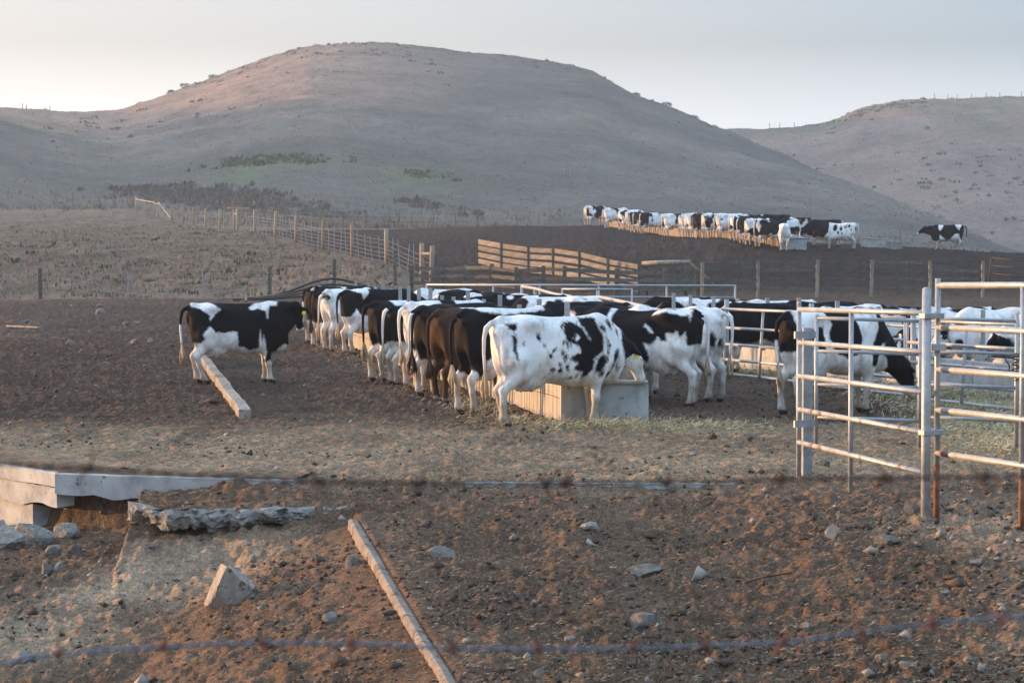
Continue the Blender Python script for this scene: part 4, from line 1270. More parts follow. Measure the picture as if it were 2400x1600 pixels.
ys = thing('concrete_slab', (-4.62, 24.4, -.4), 'poured concrete yard slab with undercut white edge at left', 'slab')
front = [(-4.62, 24.37), (-4.0, 24.16), (-2.46, 23.67), (-2.15, 23.64)]
buried = [(-.45, 23.50), (.40, 23.46), (.95, 23.42), (2.15, 23.37)]
rr = random.Random(4)
def slab_edge(pts, ztop, zbot, inward, jag):
    V = []; k = 0
    P_ = []
    for a, b_ in zip(pts[:-1], pts[1:]):
        n = max(2, int(math.dist(a, b_) / .1))
        for i in range(n): P_.append((a[0] + (b_[0] - a[0]) * i / n, a[1] + (b_[1] - a[1]) * i / n))
    P_.append(pts[-1]); k = len(P_)
    rows = [[], [], [], [], []]
    for i, p in enumerate(P_):
        j = jag * 2.2 * float(fbm2(np.array([p[0] * 2.7]), np.array([p[1] * 2.7]), 77, 4)[0])
        rows[0].append((p[0] + inward[0], p[1] + inward[1], ztop - .05))
        rows[1].append((p[0], p[1] + .012, ztop + rr.uniform(-.004, .003)))
        rows[2].append((p[0], p[1], ztop - .012))
        rows[3].append((p[0], p[1] + rr.uniform(-.004, .004), zbot + j))
        rows[4].append((p[0] + inward[0], p[1] + inward[1], zbot + j * .3 + .02))
    V = [q for r__ in rows for q in r__]; F = []
    for a in range(4):
        for i in range(k - 1): F.append((a * k + i, (a + 1) * k + i, (a + 1) * k + i + 1, a * k + i + 1))
    F.append(tuple(a * k for a in range(5))[::-1]); F.append(tuple(a * k + k - 1 for a in range(5)))
    return V, F
part(ys, 'front_edge', slab_edge(front, .02, -.19, (.15, .9), .03), M['concrete'])
part(ys, 'buried_edge', slab_edge(buried, .012, -.12, (.15, .6), .02), M['concrete'])
side = [(-8.2, 29.12), (-5.38, 25.40), (-4.622, 24.40)]
part(ys, 'side_edge', slab_edge(side, .018, -.125, (.9, .25), .004), M['concrete'])
part(ys, 'lower_course', slab_edge([(x + .012, y + .012) for x, y in side], -.135, -.34, (.16, .10), .03), M['concrete'])
part(ys, 'footing', slab_edge([(x + .04, y + .06) for x, y in side[:2]] + [(-4.95, 24.9)], -.35, -.75, (.2, .12), .05), M['concrete'])

def dirt_cover(pts, inward, ztop, seed):
    P_ = []
    for a, b_ in zip(pts[:-1], pts[1:]):
        n = max(2, int(math.dist(a, b_) / .05))
        for i in range(n): P_.append((a[0] + (b_[0] - a[0]) * i / n, a[1] + (b_[1] - a[1]) * i / n))
    P_.append(pts[-1]); k = len(P_); Q_ = np.array(P_); V = []
    rag0 = .05 * noise2(Q_[:, 0] * 6, Q_[:, 1] * 6 + seed, seed)
    for j in range(14):
        f = (j / 13) ** 1.3
        o_ = f + .03 + np.maximum(rag0 * (1 - f), -.02)
        x = Q_[:, 0] + inward[0] * o_; y = Q_[:, 1] + inward[1] * o_
        V.append(np.stack([x, y, ztop - .012 + .03 * min(1, f * 5) + relief(x, y) * min(1, f * 4)], 1))
    V = np.concatenate(V)
    F = [(j * k + i, j * k + i + 1, (j + 1) * k + i + 1, (j + 1) * k + i) for j in range(13) for i in range(k - 1)]
    return np.array(V), F
for nm, pts, inw, zt__, lab in (('front', front, (.2, 1.0), .02, 0), ('side', side, (1.0, .45), .018, 0)):
    g__ = dirt_cover(pts, inw, zt__, 5)
    o__ = part(ys, 'dirt_cover', g__, M['soil'], True)
    set_tint(o__.data, ground_tint(g__[0][:, 0], g__[0][:, 1]))

bs = ragged_slab('broken_slab', 'thick broken concrete slab jutting from the bank below the yard', [(-3.62, 22.75), (-3.50, 22.36), (-3.32, 22.16), (-3.08, 22.06), (-2.85, 21.97), (-2.45, 21.97), (-2.1, 22.02), (-1.72, 22.17), (-1.5, 22.3)], (.2, .5), -.10, .19, M['concrete_rough'], True, 5, 'slab')

# rubble under the slab corner
def rock_geo(sx, sy, sz, seed, cuts=9, sub=2):
    r_ = random.Random(seed)
    import bmesh
    bm = bmesh.new(); bmesh.ops.create_icosphere(bm, subdivisions=sub, radius=1.0)
    V = np.array([v.co[:] for v in bm.verts]); F = [tuple(v.index for v in f.verts) for f in bm.faces]; bm.free()
    for _ in range(cuts):
        n = unit((r_.gauss(0, 1), r_.gauss(0, 1), r_.gauss(0, .8))); dd = r_.uniform(.45, .8)
        s = V @ n; ov = np.maximum(s - dd, 0)
        V = V - ov[:, None] * n * .97
    V = V + .035 * np.stack([noise3(V * 3 + 5 * k, seed + k) for k in range(3)], 1)
    V = V / np.abs(V).max(0)
    return V * (sx / 2, sy / 2, sz / 2), F

def rock(px0, py0, px1, py1, label, name='rock', cat='rock', mat='rock', group=None, D=None, seed=None, flat=1.0):
    """stone seen in the photo box (px0,py0)-(px1,py1): its foot is set on the ground"""
    pc = (px0 + px1) / 2
    if D is None:
        Ds = np.concatenate([np.arange(12, 40, .05), np.arange(40, 120, .3)])
        e_ = P(pc, py1 - (py1 - py0) * .12, 1.0)[2] - EYE
        hit = EYE + e_ * Ds <= terrain((pc - 1200) / FPX * Ds, Ds)
        D = float(Ds[np.argmax(hit)])
    w = (px1 - px0) / FPX * D; h = (py1 - py0) / FPX * D
    g = T(pc, D)
    seed = seed if seed is not None else int(px0 * 7 + py0)
    v, f = rock_geo(w, w * .85, h * 1.3 * flat, seed)
    m = new_mesh(name, v, f)
    o = link(name, m, M[mat], None, (g[0], g[1] + w * .1, g[2] + h * .16))
    o.rotation_euler = (0, 0, (seed % 5 - 2) * .12)
    return tag(o, label, cat, group)

# leaning wedge block with a flat sunlit face
wd = T(548, 19.6)
import bmesh
bm = bmesh.new(); bmesh.ops.create_cube(bm, size=1.0); bmesh.ops.subdivide_edges(bm, edges=bm.edges[:], cuts=5, use_grid_fill=True)
wv = np.array([v.co[:] for v in bm.verts]); wf = [tuple(v.index for v in f.verts) for f in bm.faces]; bm.free()
for n_c, dd in (((.35, -.2, .9), .40), ((.8, -.5, .3), .46), ((.6, .3, -.7), .45), ((-.3, -.7, -.6), .55), ((.2, .8, .5), .5)):
    n_c = unit(n_c); ov = np.maximum(wv @ n_c - dd, 0); wv = wv - ov[:, None] * n_c
wv = wv + .012 * np.stack([fbm3(wv * 6 + 3 * k, 40 + k) for k in range(3)], 1)
wv = wv * (.36, .27, .36)
a_ = R(24); wv = np.stack([wv[:, 0] * math.cos(a_) + wv[:, 2] * math.sin(a_), wv[:, 1], -wv[:, 0] * math.sin(a_) + wv[:, 2] * math.cos(a_)], 1)
wo = link('concrete_block', new_mesh('concrete_block', wv, wf), M['block'], None, (wd[0], wd[1], wd[2] + .07))
wo.rotation_euler = (0, 0, R(16))
tag(wo, 'big tilted wedge of concrete on the left foreground slope', 'block')

for (b_, lab) in (((88, 1314, 120, 1345), 'rounded stone left of a pair on the left bank'), ((118, 1313, 146, 1341), 'rounded stone right of a pair on the left bank'),
    ((98, 1274, 148, 1308), 'pale angular stone above the stone pair on the bank'), ((152, 1268, 190, 1302), 'stone lying just right of the pale angular stone on the bank'),
    ((740, 1432, 794, 1468), 'long slanting stone left of the diagonal kerb'), ((804, 1298, 846, 1334), 'flat stone leaning at the diagonal kerb'),
    ((529, 1325, 566, 1349), 'low tan stone on the slope above the wedge block'), ((994, 1278, 1068, 1312), 'wide grey stone right of the diagonal kerb'),
    ((1358, 1220, 1408, 1244), 'small dark grey stone in the middle foreground'), ((1460, 1310, 1554, 1354), 'largest flat grey stone in the right foreground dirt'),
    ((1468, 1432, 1556, 1482), 'tall pale broken stone near the lower barbed wire'), ((1318, 1484, 1352, 1508), 'small pale stone just above the lower wire'),
    ((998, 1419, 1024, 1434), 'little white stone beside the diagonal kerb'), ((1252, 1564, 1280, 1590), 'pointed white stone at the bottom of the picture'),
    ((1914, 1073, 1948, 1098), 'grey stone inside the gate beside the square post'), ((2122, 1172, 2168, 1208), 'square tan stone at the foot of the tall gate post'),
    ((2052, 1252, 2114, 1278), 'half buried stone below the gate panel'), ((2110, 1542, 2158, 1574), 'tan stone at the bottom right'),
    ((2055, 1530, 2092, 1552), 'stone left of the tan stone at bottom right'), ((1956, 1270, 1980, 1284), 'small white stone near the brick'),
    ((1788, 1468, 1808, 1486), 'small white stone right of the tall pale stone'), ((2278, 1304, 2308, 1322), 'grey stone on the gravel at right'),
    ((60, 1235, 80, 1250), 'little round stone under the slab corner'), ((0, 1520, 80, 1560), 'grey stone at the lower left picture edge'),
    ((155, 1230, 180, 1246), 'stone in the shade below the slab edge'), ((224, 1188, 254, 1210), 'stone in the hollow under the slab'),
    ((1880, 1455, 1915, 1478), 'white stone left of the barb on the right'), ((302, 786, 326, 808), 'orange lit stone behind the lone cow'),
    ((346, 790, 360, 806), 'upright stone right of the orange lit stone'), ((223, 721, 248, 738), 'large pale stone in the left yard'),
    ((64, 750, 80, 764), 'stone above the plank in the left yard'), ((56, 746, 76, 757), 'flat stone behind the stone above the plank'),
    ((108, 778, 122, 788), 'small pale stone right of the plank'), ((150, 794, 176, 808), 'stone pair in the left yard'),
    ((183, 816, 197, 826), 'white pebble sized stone in the left yard'), ((286, 752, 304, 762), 'flat bluish stone in the left yard'),
    ((235, 848, 260, 857), 'long flat stone in the left yard'), ((43, 830, 58, 838), 'white flat stone by the left edge of the yard'),
    ((310, 750, 334, 758), 'grey flat stone behind the lone cow'), ((140, 710, 148, 719), 'little orange stone near the yard boundary')):
    rock(*b_, lab, group='loose stones')
for k, (x, y, s) in enumerate(((-5.05, 24.0, .30), (-4.75, 23.95, .34), (-4.9, 23.6, .26), (-4.45, 24.1, .22), (-5.3, 24.5, .3))):
    v, f = rock_geo(s * 1.3, s, s * .9, 500 + k)
    lab = ['rubble chunk under the slab corner, leftmost but one', 'biggest rubble chunk under the slab corner', 'lowest rubble chunk below the slab corner', 'rubble chunk tucked under the white slab edge', 'leftmost rubble chunk below the slab side'][k]
    tag(link('rubble', new_mesh('rubble', v, f), M['concrete_rough'], None, (x, y, float(terrain(x, y)) + s * .22)), lab, 'rubble', 'rubble under the slab corner')
br = T(1954, 19.9)
bo = link('brick', new_mesh('brick', np.array(beam((-.035, 0, -.06), (.035, .03, .07), .03, .075, up=(1, 0, 0))[0]) * (1.1, 1, 1), BOXF), M['brick'], None, (br[0], br[1], br[2] + .03))
bo.rotation_euler = (R(-28), R(8), .2)
tag(bo, 'reddish brick lying tilted on the right slope', 'brick')
pk = T(2062, 19.2)
for nm, a, b_, lab in (('wooden_plank', T(18, 73) + (0, 0, .06), T(92, 71.5) + (0, 0, .06), 'weathered plank lying in the left yard'), ('rusty_rod', T(1745, 18.1) + (0, 0, .03), T(1858, 18.3) + (0, 0, .03), 'thin rusty rod lying in the right foreground'), ('dark_stick', T(918, 17.9) + (0, 0, .02), T(948, 18.0) + (0, 0, .02), 'short dark stick beside the diagonal kerb')):
    th_ = tag(link(nm, new_mesh(nm, *((lambda g: (g[0] - a, g[1]))(beam(a, b_, .14, .04) if nm == 'wooden_plank' else tube([a, (a + b_) / 2 + (0, .02, .01), b_], .011, 6)))), M['wood' if nm == 'wooden_plank' else 'rust'], None, tuple(a)), lab, nm.split('_')[1])

# diagonal kerb: poured strip with a crumbling lower face
kb = thing('concrete_kerb', (-1.4, 21.2, -.3), 'long diagonal concrete kerb running down the foreground', 'kerb')
kn = [];
ysk = np.arange(21.25, 12.2, -.06)
rowsk = [[] for _ in range(6)]
w1 = fbm2(ysk * 1.1, ysk * 0, 301, 2); w2 = fbm2(ysk * 2.3, ysk * 0 + 3, 303, 2); w3 = fbm2(ysk * 1.7, ysk * 0 + 8, 305, 2)
for i, y in enumerate(ysk):
    x = curb_x(y) + .008 * w1[i]; zt_ = float(terrain(x + .25, y)) + .006
    hgt = .125 + .03 * w2[i]
    rowsk[0].append((x + .16, y, zt_ - .045)); rowsk[1].append((x + .022 + .004 * w2[i], y, zt_ + .003 * w3[i])); rowsk[2].append((x - .002 + .004 * w3[i], y, zt_ - .016 + .004 * w2[i]))
    rowsk[3].append((x - .010 + .006 * w2[i], y, zt_ - hgt)); rowsk[4].append((x + .02 + .05 * w3[i], y, zt_ - hgt - .05)); rowsk[5].append((x + .06 + .05 * w1[i], y, zt_ - hgt - .35))
k = len(ysk)
part(kb, 'kerb_face', ([q for r__ in rowsk for q in r__], [(a * k + i, a * k + i + 1, (a + 1) * k + i + 1, (a + 1) * k + i) for a in range(5) for i in range(k - 1)] + [tuple(a * k for a in range(6))[::-1]]), M['kerb'])

# row of kerb blocks under the lone cow
ka = P(585, 975, 34.5); kc = P(480, 840, 51.0)
bk = thing('block_kerb', T(560, 34.5), 'low row of tan kerb blocks pointing at the lone cow', 'kerb')
pa = np.array((-3.62, 32.7, 0)); pb = np.array((-6.55, 51.0, 0))
dk = unit(pb - pa); Lk = np.linalg.norm(pb - pa)
s = 0; i = 0
while s < Lk - .3:
    l_ = 1.02 + .05 * math.sin(i * 3)
    a = pa + dk * s; b_ = pa + dk * (s + l_ - .014)
    o_ = .005 * math.sin(i * 2.3)
    za, zb = float(terrain(a[0], a[1])), float(terrain(b_[0], b_[1]))
    part(bk, 'block', beam((a[0] + o_, a[1], za + .025 + .012 * math.sin(i)), (b_[0] + o_, b_[1], zb + .025 + .012 * math.sin(i + 1)), .17, .22, jit=.004), M['block'], bevel=.012)
    s += l_; i += 1

# ------------------------------------------------------------------ pipe gates and panels on the right
def clamp(par, a, b_, w=.06, mat='galv'):
    part(par, 'clamp', beam(a, b_, .13, w), M[mat], bevel=.006)

X = lambda px, D: (px - 1200) / FPX * D
gp = {}
def gpt(px, D, z=0): return np.array((X(px, D), D, z))
# front left panel
A = gpt(1873, 24.2); B = gpt(2163, 20.75)
p1 = thing('pipe_fence', A, 'galvanised five bar pipe panel left of the tall gate post', 'fence')
ga = float(terrain(A[0], A[1])); gb = float(terrain(B[0], B[1]))
part(p1, 'upright', tube([A + (0, 0, ga - .2), A + (0, 0, 1.73)], .024, 10), M['galv'], True)
part(p1, 'upright_cap', tube([A + (0, 0, 1.73), A + (0, 0, 1.75)], [.027, .015], 10), M['galv'], True)
Mi = A * .54 + B * .46
part(p1, 'upright', tube([Mi + (0, 0, float(terrain(Mi[0], Mi[1])) - .15), Mi + (0, 0, 1.70)], .023, 10), M['galv'], True)
for za, zb in ((1.675, 1.725), (1.345, 1.39), (1.01, 1.045), (.675, .70), (.345, .355)):
    part(p1, 'rail', tube([A + (0, 0, za), Mi + (0, 0, za * .54 + zb * .46), B + (0, 0, zb)], .0245, 12), M['galv_rusty' if zb < .8 else 'galv'], True)
# square post it is clamped to
sq = gpt(1893, 24.35)
ps_ = thing('square_post', sq, 'thick square galvanised post clamped beside the left panel upright', 'post')
part(ps_, 'post', post((sq[0], sq[1], ga), 1.49 - ga, .10, .10), M['galv_dark'], bevel=.006)
for z in (1.42, .72 if False else .53):
    part(ps_, 'clamp', beam(A + (-.05, -.05, z), sq + (.07, -.055, z), .02, .07), M['galv_dark'])
# tall post
tp = gpt(2172, 20.7)
gt = float(terrain(tp[0], tp[1]))
tpost = thing('gate_post', (tp[0], tp[1], gt), 'tall thick galvanised post between the two front panels', 'post')
part(tpost, 'post', tube([tp + (0, 0, gt - .4), tp + (0, 0, 1.93)], .040, 16), M['galv'], True)
part(tpost, 'cap', tube([tp + (0, 0, 1.93), tp + (0, 0, 1.945)], [.039, .02], 16), M['galv'], True)
rp = gpt(2198, 20.78)
for z in (1.70, .70):
    part(tpost, 'clamp', beam(tp + (-.045, -.02, z), rp + (.03, -.02, z), .10, .048), M['galv_dark'], bevel=.006)
# right panel
C_ = gpt(2398, 19.75)
p2 = thing('pipe_fence', (rp[0], rp[1], 0), 'taller galvanised pipe panel with rusty feet at the right picture edge', 'fence')
gr = float(terrain(rp[0], rp[1])); gc = float(terrain(C_[0], C_[1]))
part(p2, 'upright', tube([rp + (0, 0, .42), rp + (0, 0, 2.02)], .025, 12), M['galv'], True)
part(p2, 'foot', tube([rp + (0, 0, gr - .2), rp + (0, 0, .42)], .026, 12), M['rust'], True)
part(p2, 'upright', tube([C_ + (0, 0, .42), C_ + (0, 0, 2.0)], .024, 12), M['galv'], True)
part(p2, 'foot', tube([C_ + (0, 0, gc - .2), C_ + (0, 0, .42)], .025, 12), M['rust'], True)
C2 = C_ + (C_ - rp) * 1.2
for za, zb in ((1.96, 1.975), (1.60, 1.60), (1.24, 1.235), (.89, .88), (.52, .50)):
    part(p2, 'rail', tube([rp + (0, 0, za), C_ + (0, 0, zb), C2 + (0, 0, zb - .01)], .0265, 12), M['galv_rusty' if za < .6 else 'galv'], True)
part(p2, 'upright', tube([C2 + (0, 0, float(terrain(C2[0], C2[1])) - .2), C2 + (0, 0, 2.0)], .024, 12), M['galv'], True)
clamp(p2, rp + (-.06, -.02, 1.43), rp + (.06, -.02, 1.43))
# back gate across the passage
for (x0, x1, lab) in ((1914, 2157, 'blue grey pipe gate behind the left front panel'), (2176, 2384, 'blue grey pipe gate behind the right front panel with a tied chain')):
    a = gpt(x0, 27.2); b_ = gpt(x1, 27.0)
    g_ = thing('pipe_gate', (a[0], a[1], 0), lab, 'gate')
    for e in (a, b_): part(g_, 'upright', tube([e + (0, 0, .06), e + (0, 0, 1.55)], .024, 10), M['galv'], True)
    for z in (1.50, 1.13, .755, .385):
        part(g_, 'rail', tube([a + (0, 0, z + .01), b_ + (0, 0, z - .02)], .021, 10), M['galv_dark'], True)
    if x0 > 2000:
        ch = thing('gate_chain', b_ + (0, -.05, 1.0), 'dark tangled chain tied to the back gate upright', 'chain')
        pts = [b_ + (-.02 + .05 * math.sin(k * 1.9), -.06 + .02 * math.cos(k * 2.7), 1.12 - .02 * k) for k in range(16)]
        part(ch, 'chain', tube(pts, .012, 6), M['wire_old'])
        part(ch, 'loose_end', tube([pts[3], pts[3] + (-.12, -.01, .05), pts[8] + (-.10, 0, .02), pts[12] + (-.05, 0, 0)], .009, 6), M['wire_old'])

# feed panel in front of the second trough
A = np.array((3.86, 44.4, 0)); B = np.array((7.15, 33.3, 0))
n_ = 3
fp = [A + (B - A) * k / n_ for k in range(n_ + 1)]
for k in range(n_):
    a, b_ = fp[k], fp[k + 1]
    dv = unit(b_ - a)
    b2 = b_ - dv * .08
    lab = ['low pipe panel behind the cows at the middle, farthest of three', 'low pipe panel behind the grazing cow, middle of three', 'low pipe panel in front of the right hand trough, nearest of three'][k]
    g_ = thing('pipe_fence', a, lab, 'fence', 'low panels before the right hand trough')
    for z in (1.22, .88, .58, .30, .04):
        part(g_, 'rail', tube([a + (0, 0, z), b2 + (0, 0, z + .03)], .027, 9), M['galv'], True)
    m_ = (a + b2) / 2
    for e, l_ in ((a, 0), (m_, .03), (b2, 0)):
        part(g_, 'upright', tube([e + (-.05 if l_ else 0, 0, -.12), e + (.03 if l_ else 0, 0, 1.24)], .025, 8), M['galv'], True)
    part(g_, 'post', tube([a + dv * .25 + (0, .12, -.2), a + dv * .25 + (0, .12, 1.40)], .045, 10), M['galv_dark'], True)

# long pipe rails across the back of the yard
a = P(1000, 667, 59.0); b_ = P(1723, 670, 57.0)
g_ = thing('pipe_rail_fence', (a[0], a[1], 0), 'long blue grey pipe rail fence across the back of the yard', 'fence')
for z in (1.48, 1.20, .90, .60, .30):
    part(g_, 'rail', tube([(a[0], a[1], z), (b_[0], b_[1], z)], .026, 8), M['galv_dark' if z < 1.4 else 'galv'], True)
for px in (1000, 1160, 1270, 1409, 1566, 1722):
    k = (px - 1000) / 722
    e = a * (1 - k) + b_ * k
    part(g_, 'post', tube([(e[0], e[1], -.2), (e[0], e[1], 1.50)], .026, 8), M['galv'], True)
a = P(1318, 677, 54.5); b_ = P(1481, 680, 54.0)
g_ = thing('pipe_gate', (a[0], a[1], 0), 'short pipe gate in front of the long pipe rails', 'gate')
for z in (1.44, 1.14, .84, .54): part(g_, 'rail', tube([(a[0], a[1], z), (b_[0], b_[1], z)], .022, 8), M['galv'], True)
for e in (a, (a + b_) / 2, b_): part(g_, 'upright', tube([(e[0], e[1], .1), (e[0], e[1], 1.46)], .022, 8), M['galv'], True)
# bent panel
bp = [(1223, 671, 53), (1254, 676, 51.6), (1278, 683, 50.6), (1300, 689, 49.6), (1335, 694, 48.2), (1352, 702, 47.5), (1362, 701, 47.2), (1374, 697, 46.8), (1405, 696, 45.6), (1440, 703, 44), (1491, 714, 41.8), (1520, 720, 40.4)]
bw = [P(*q) for q in bp]
g_ = thing('bent_pipe_fence', (bw[0][0], bw[0][1], 0), 'cream lit pipe panel with a badly bent top rail', 'fence')
part(g_, 'rail', tube(bw, .032, 10), M['galv'], True)
part(g_, 'rail', tube([p + (0, 0, -.26 + .02 * math.sin(i)) for i, p in enumerate(bw)], .030, 10), M['galv'], True)
part(g_, 'rail', tube([p * (1, 1, 0) + (0, 0, .85) for p in bw], .030, 10), M['galv'], True)
for i in (0, 1, 4, 8, 10):
    p = bw[i]; part(g_, 'upright', tube([(p[0], p[1], -.1), p], .03, 8), M['galv'], True)

# ------------------------------------------------------------------ wooden fences behind
def board_fence(name, label, posts, rails, mat_p, mat_r, bw_=.05, bh=.15, pw=.13, off=-.09, jit=.03, group=None):
    """posts: (photo px, distance, height above ground); rails: heights; every post and board is its own piece"""
    base = [T(px, D) for px, D, h in posts]
    th = thing(name, base[0], label, 'fence', group)
    for (px, D, h), p in zip(posts, base):
        part(th, 'post', post(p, h, pw * rnd.uniform(.9, 1.1), pw, (rnd.uniform(-.04, .04), 0), .3), mat_p)
    for (a, qa), (b_, qb) in zip(zip(base[:-1], posts[:-1]), zip(base[1:], posts[1:])):
        for fr in rails:
            ya = a + (0, off, qa[2] * fr + rnd.uniform(-jit, jit)); yb = b_ + (0, off, qb[2] * fr + rnd.uniform(-jit, jit))
            part(th, 'board', beam(ya - (b_ - a) * .01, yb + (b_ - a) * .01, bw_, bh * rnd.uniform(.85, 1.1)), mat_r)
    return th
board_fence('wooden_fence', 'dark lichen covered board fence left behind the yard', [(964, 113, 1.30), (1036, 112.5, 1.33), (1090, 112, 1.42), (1152, 111, 1.52), (1212, 110, 1.40), (1274, 109.5, 1.50), (1322, 109, 1.50), (1445, 108.5, 1.42), (1559, 108, 1.45), (1637, 108.5, 1.35)], (.88, .62, .36), M['wood_dark'], M['wood_dark'], pw=.19, bh=.17)
board_fence('wooden_fence', 'sunlit pale board fence running away behind the dark one', [(1120, 127, 1.42), (1177, 124.5, 1.42), (1240, 122, 1.42), (1298, 119.8, 1.45), (1360, 117.4, 1.45), (1427, 114.8, 1.45), (1498, 112.2, 1.45)], (.90, .66, .41, .18), M['wood_dark'], M['wood_pale'], pw=.17, bh=.24, off=-.02, jit=.015)
board_fence('wooden_fence', 'weathered corral fence across the right middle ground', [(1646, 109.5, 1.62), (1777, 110, 1.68), (1915, 110.4, 1.68), (2042, 110.6, 1.68), (2181, 110.8, 1.66), (2303, 111, 1.66)], (.95, .72, .49, .23), M['wood'], M['wood_dark'], pw=.14, bh=.15, off=.10)
a = P(1505, 619, 112.5); b_ = P(1617, 614, 112)
pl = thing('log_rail', (a[0], a[1], float(terrain(a[0], 112))), 'thick pale log lying across two posts', 'log')
part(pl, 'log', tube([a, (a + b_) / 2 + (0, 0, .02), b_], [.13, .12, .10], 9), M['wood'], True)
for e in (a + (.2, 0, 0), b_ - (.2, 0, 0)):
    gz_ = float(terrain(e[0], e[1])); part(pl, 'support', tube([(e[0], e[1], gz_ - .1), e - (0, 0, .09)], .07, 8), M['wood_dark'], True)
part(pl, 'brace', beam(b_ + (.0, -.05, -.02), b_ + (1.1, -.05, -1.0), .08, .12), M['wood_pale'])
# dark pipe gate far right
a = P(2323, 604, 112); b_ = P(2420, 613, 111)
g_ = thing('pipe_gate', T(2323, 112), 'dark thin pipe gate at the right end of the corral fence', 'gate')
for dz in (0, -.36, -.72, -1.08):
    part(g_, 'rail', tube([a + (0, 0, dz), b_ + (0, 0, dz)], .026, 7), M['wire_old'], True)
for e in (a, b_): part(g_, 'upright', tube([e + (-.1, 0, -1.2), e], .028, 7), M['wire_old'], True)

# mesh fence climbing the pasture
MP = [(1011, 116.5), (989, 117.2), (907, 129), (826, 140), (758, 151), (694, 164), (645, 177), (598, 192), (557, 205), (550, 207), (515, 218), (483, 230), (455, 242), (430, 254), (403, 268), (385, 278), (372, 286), (362, 293), (319, 307)]
mb = [T(px, D) for px, D in MP]
th = thing('wire_fence', mb[0], 'pale post and wire mesh fence climbing the left pasture', 'fence')
for i, p in enumerate(mb):
    h = 1.85 if i < 9 else 1.75
    part(th, 'post', round_post(p, h, .115 if i < 3 else .10, (rnd.uniform(-.06, .06), 0)), M['wood'], True)
for i in ((0, 1), (8, 9), (16, 17), (17, 18)):
    part(th, 'brace', tube([mb[i[0]] + (0, -.05, 1.45), mb[i[1]] + (0, -.05, 1.35)], .07, 7), M['wood'])
part(th, 'brace', tube([mb[14] + (0, -.05, .2), mb[16] + (0, -.05, 1.7)], .06, 7), M['wood'])
for i in range(1, len(mb) - 1):
    a, b_ = mb[i], mb[i + 1]
    nb = 5 if i < 7 else 4
    for k in range(1, nb):
        q = a + (b_ - a) * k / nb; q[2] = float(terrain(q[0], q[1]))
        part(th, 'batten', post(q, 1.45 + rnd.uniform(-.1, .1), .05, .04, (rnd.uniform(-.14, .14), 0), .1), M['galv_dark'])
for fr in (.12, .34, .56, .78, 1.0, 1.25):
    pts = []
    for i in range(len(mb)):
        pts.append(mb[i] + (0, -.06, fr))
        if i < len(mb) - 1:
            mdp = (mb[i] + mb[i + 1]) / 2; pts.append(np.array((mdp[0], mdp[1] - .06, (mb[i][2] + mb[i + 1][2]) / 2 + fr - .05 * rnd.random())))
    part(th, 'wire', tube(pts, .008, 4), M['fence_wire'])

# post and wire line along the yard boundary
PLN = [(-60, 113.5, 1.3), (95, 113, 1.42), (632, 113, 1.45), (783, 114, 1.55), (927, 115.5, 1.6)]
pb_ = [T(px, D) for px, D, h in PLN]
th = thing('wire_fence', pb_[1], 'line of grey posts and thin wires along the back of the left yard', 'fence')
for (px, D, h), p in zip(PLN, pb_): part(th, 'post', post(p, h, .16, .16, (rnd.uniform(-.03, .03), 0)), M['wood_dark'])
for px in (300, 475): part(th, 'stake', post(T(px, 113), 1.3, .05, .04), M['galv_dark'])
for fr in (.35, .75, 1.15):
    pts = [p + (0, -.09, fr) for p in pb_]
    part(th, 'wire', tube(pts, .004, 4), M['fence_wire'])

# fence at the foot of the hill, ridge fence posts, hillside posts
def post_line(label, specs, h, w, mat, wires=(), name='wire_fence', zf=None):
    pts = []
    for q in specs:
        px, D = q[:2]
        x = X(px, D); z = float(zf(np.array([x]), np.array([D]))[0]) if zf else float(terrain(x, D))
        pts.append(np.array((x, D, z)))
    th = thing(name, pts[0], label, 'fence')
    for q, p in zip(specs, pts):
        hh = q[2] if len(q) > 2 else h
        part(th, 'post', post(p, hh, w, w, (rnd.uniform(-.06, .06), 0)), mat)
    for fr in wires:
        part(th, 'wire', tube([p + (0, -.05, fr) for p in pts], .009, 3), M['fence_wire'])
    return th, pts
th, pts = post_line('thin far fence along the foot of the hill', [(531, 262, 1.8), (588, 258, 1.8), (644, 252), (698, 248), (753, 244), (804, 241), (858, 238, 1.8), (912, 236), (936, 235), (965, 234), (1016, 232), (1067, 230), (1120, 228)], 1.5, .10, M['wood_dark'], (.5, .9, 1.3))
part(th, 'brace', tube([pts[0] + (0, 0, 1.45), pts[1] + (0, 0, 1.45)], .07, 6), M['wood_dark'])
post_line('few lone posts at the left foot of the hill', [(130, 322, 1.4), (172, 325), (213, 318, 1.9), (268, 316)], 1.6, .10, M['wood_dark'], (.6, 1.1))
hz = lambda x, y: hill_z(x, y)
th, pts = post_line('tiny white frame of two posts on the hillside', [(1322, 400, 1.25), (1336, 400, 1.25)], 1.2, .12, M['wood'], (), 'hillside_fence', hz)
part(th, 'brace', tube([pts[0] + (0, 0, 1.0), pts[1] + (0, 0, 1.0)], .05, 6), M['wood'])
post_line('scattered thin stakes across the main hillside', [(726, 452, 1.3), (734, 452, 1.4), (770, 450, 1.1), (1428, 395, 1.3), (1490, 380, 1.0)], 1.2, .09, M['wood'], (), 'stake_fence', hz)
post_line('ridge fence on the far right hill', [(1802, 759), (1826, 759, 1.5), (1860, 759), (2187, 758, 2.0), (2218, 758), (2240, 758), (2274, 758), (2308, 758), (2340, 758), (2390, 758), (2440, 758)], 1.7, .16, M['wood_dark'], (.8, 1.4), 'ridge_fence', far_z)
post_line('little ridge posts on the left saddle', [(56, 516), (66, 516), (120, 530)], 1.2, .12, M['wood_dark'], (.8,), 'ridge_fence', hz)

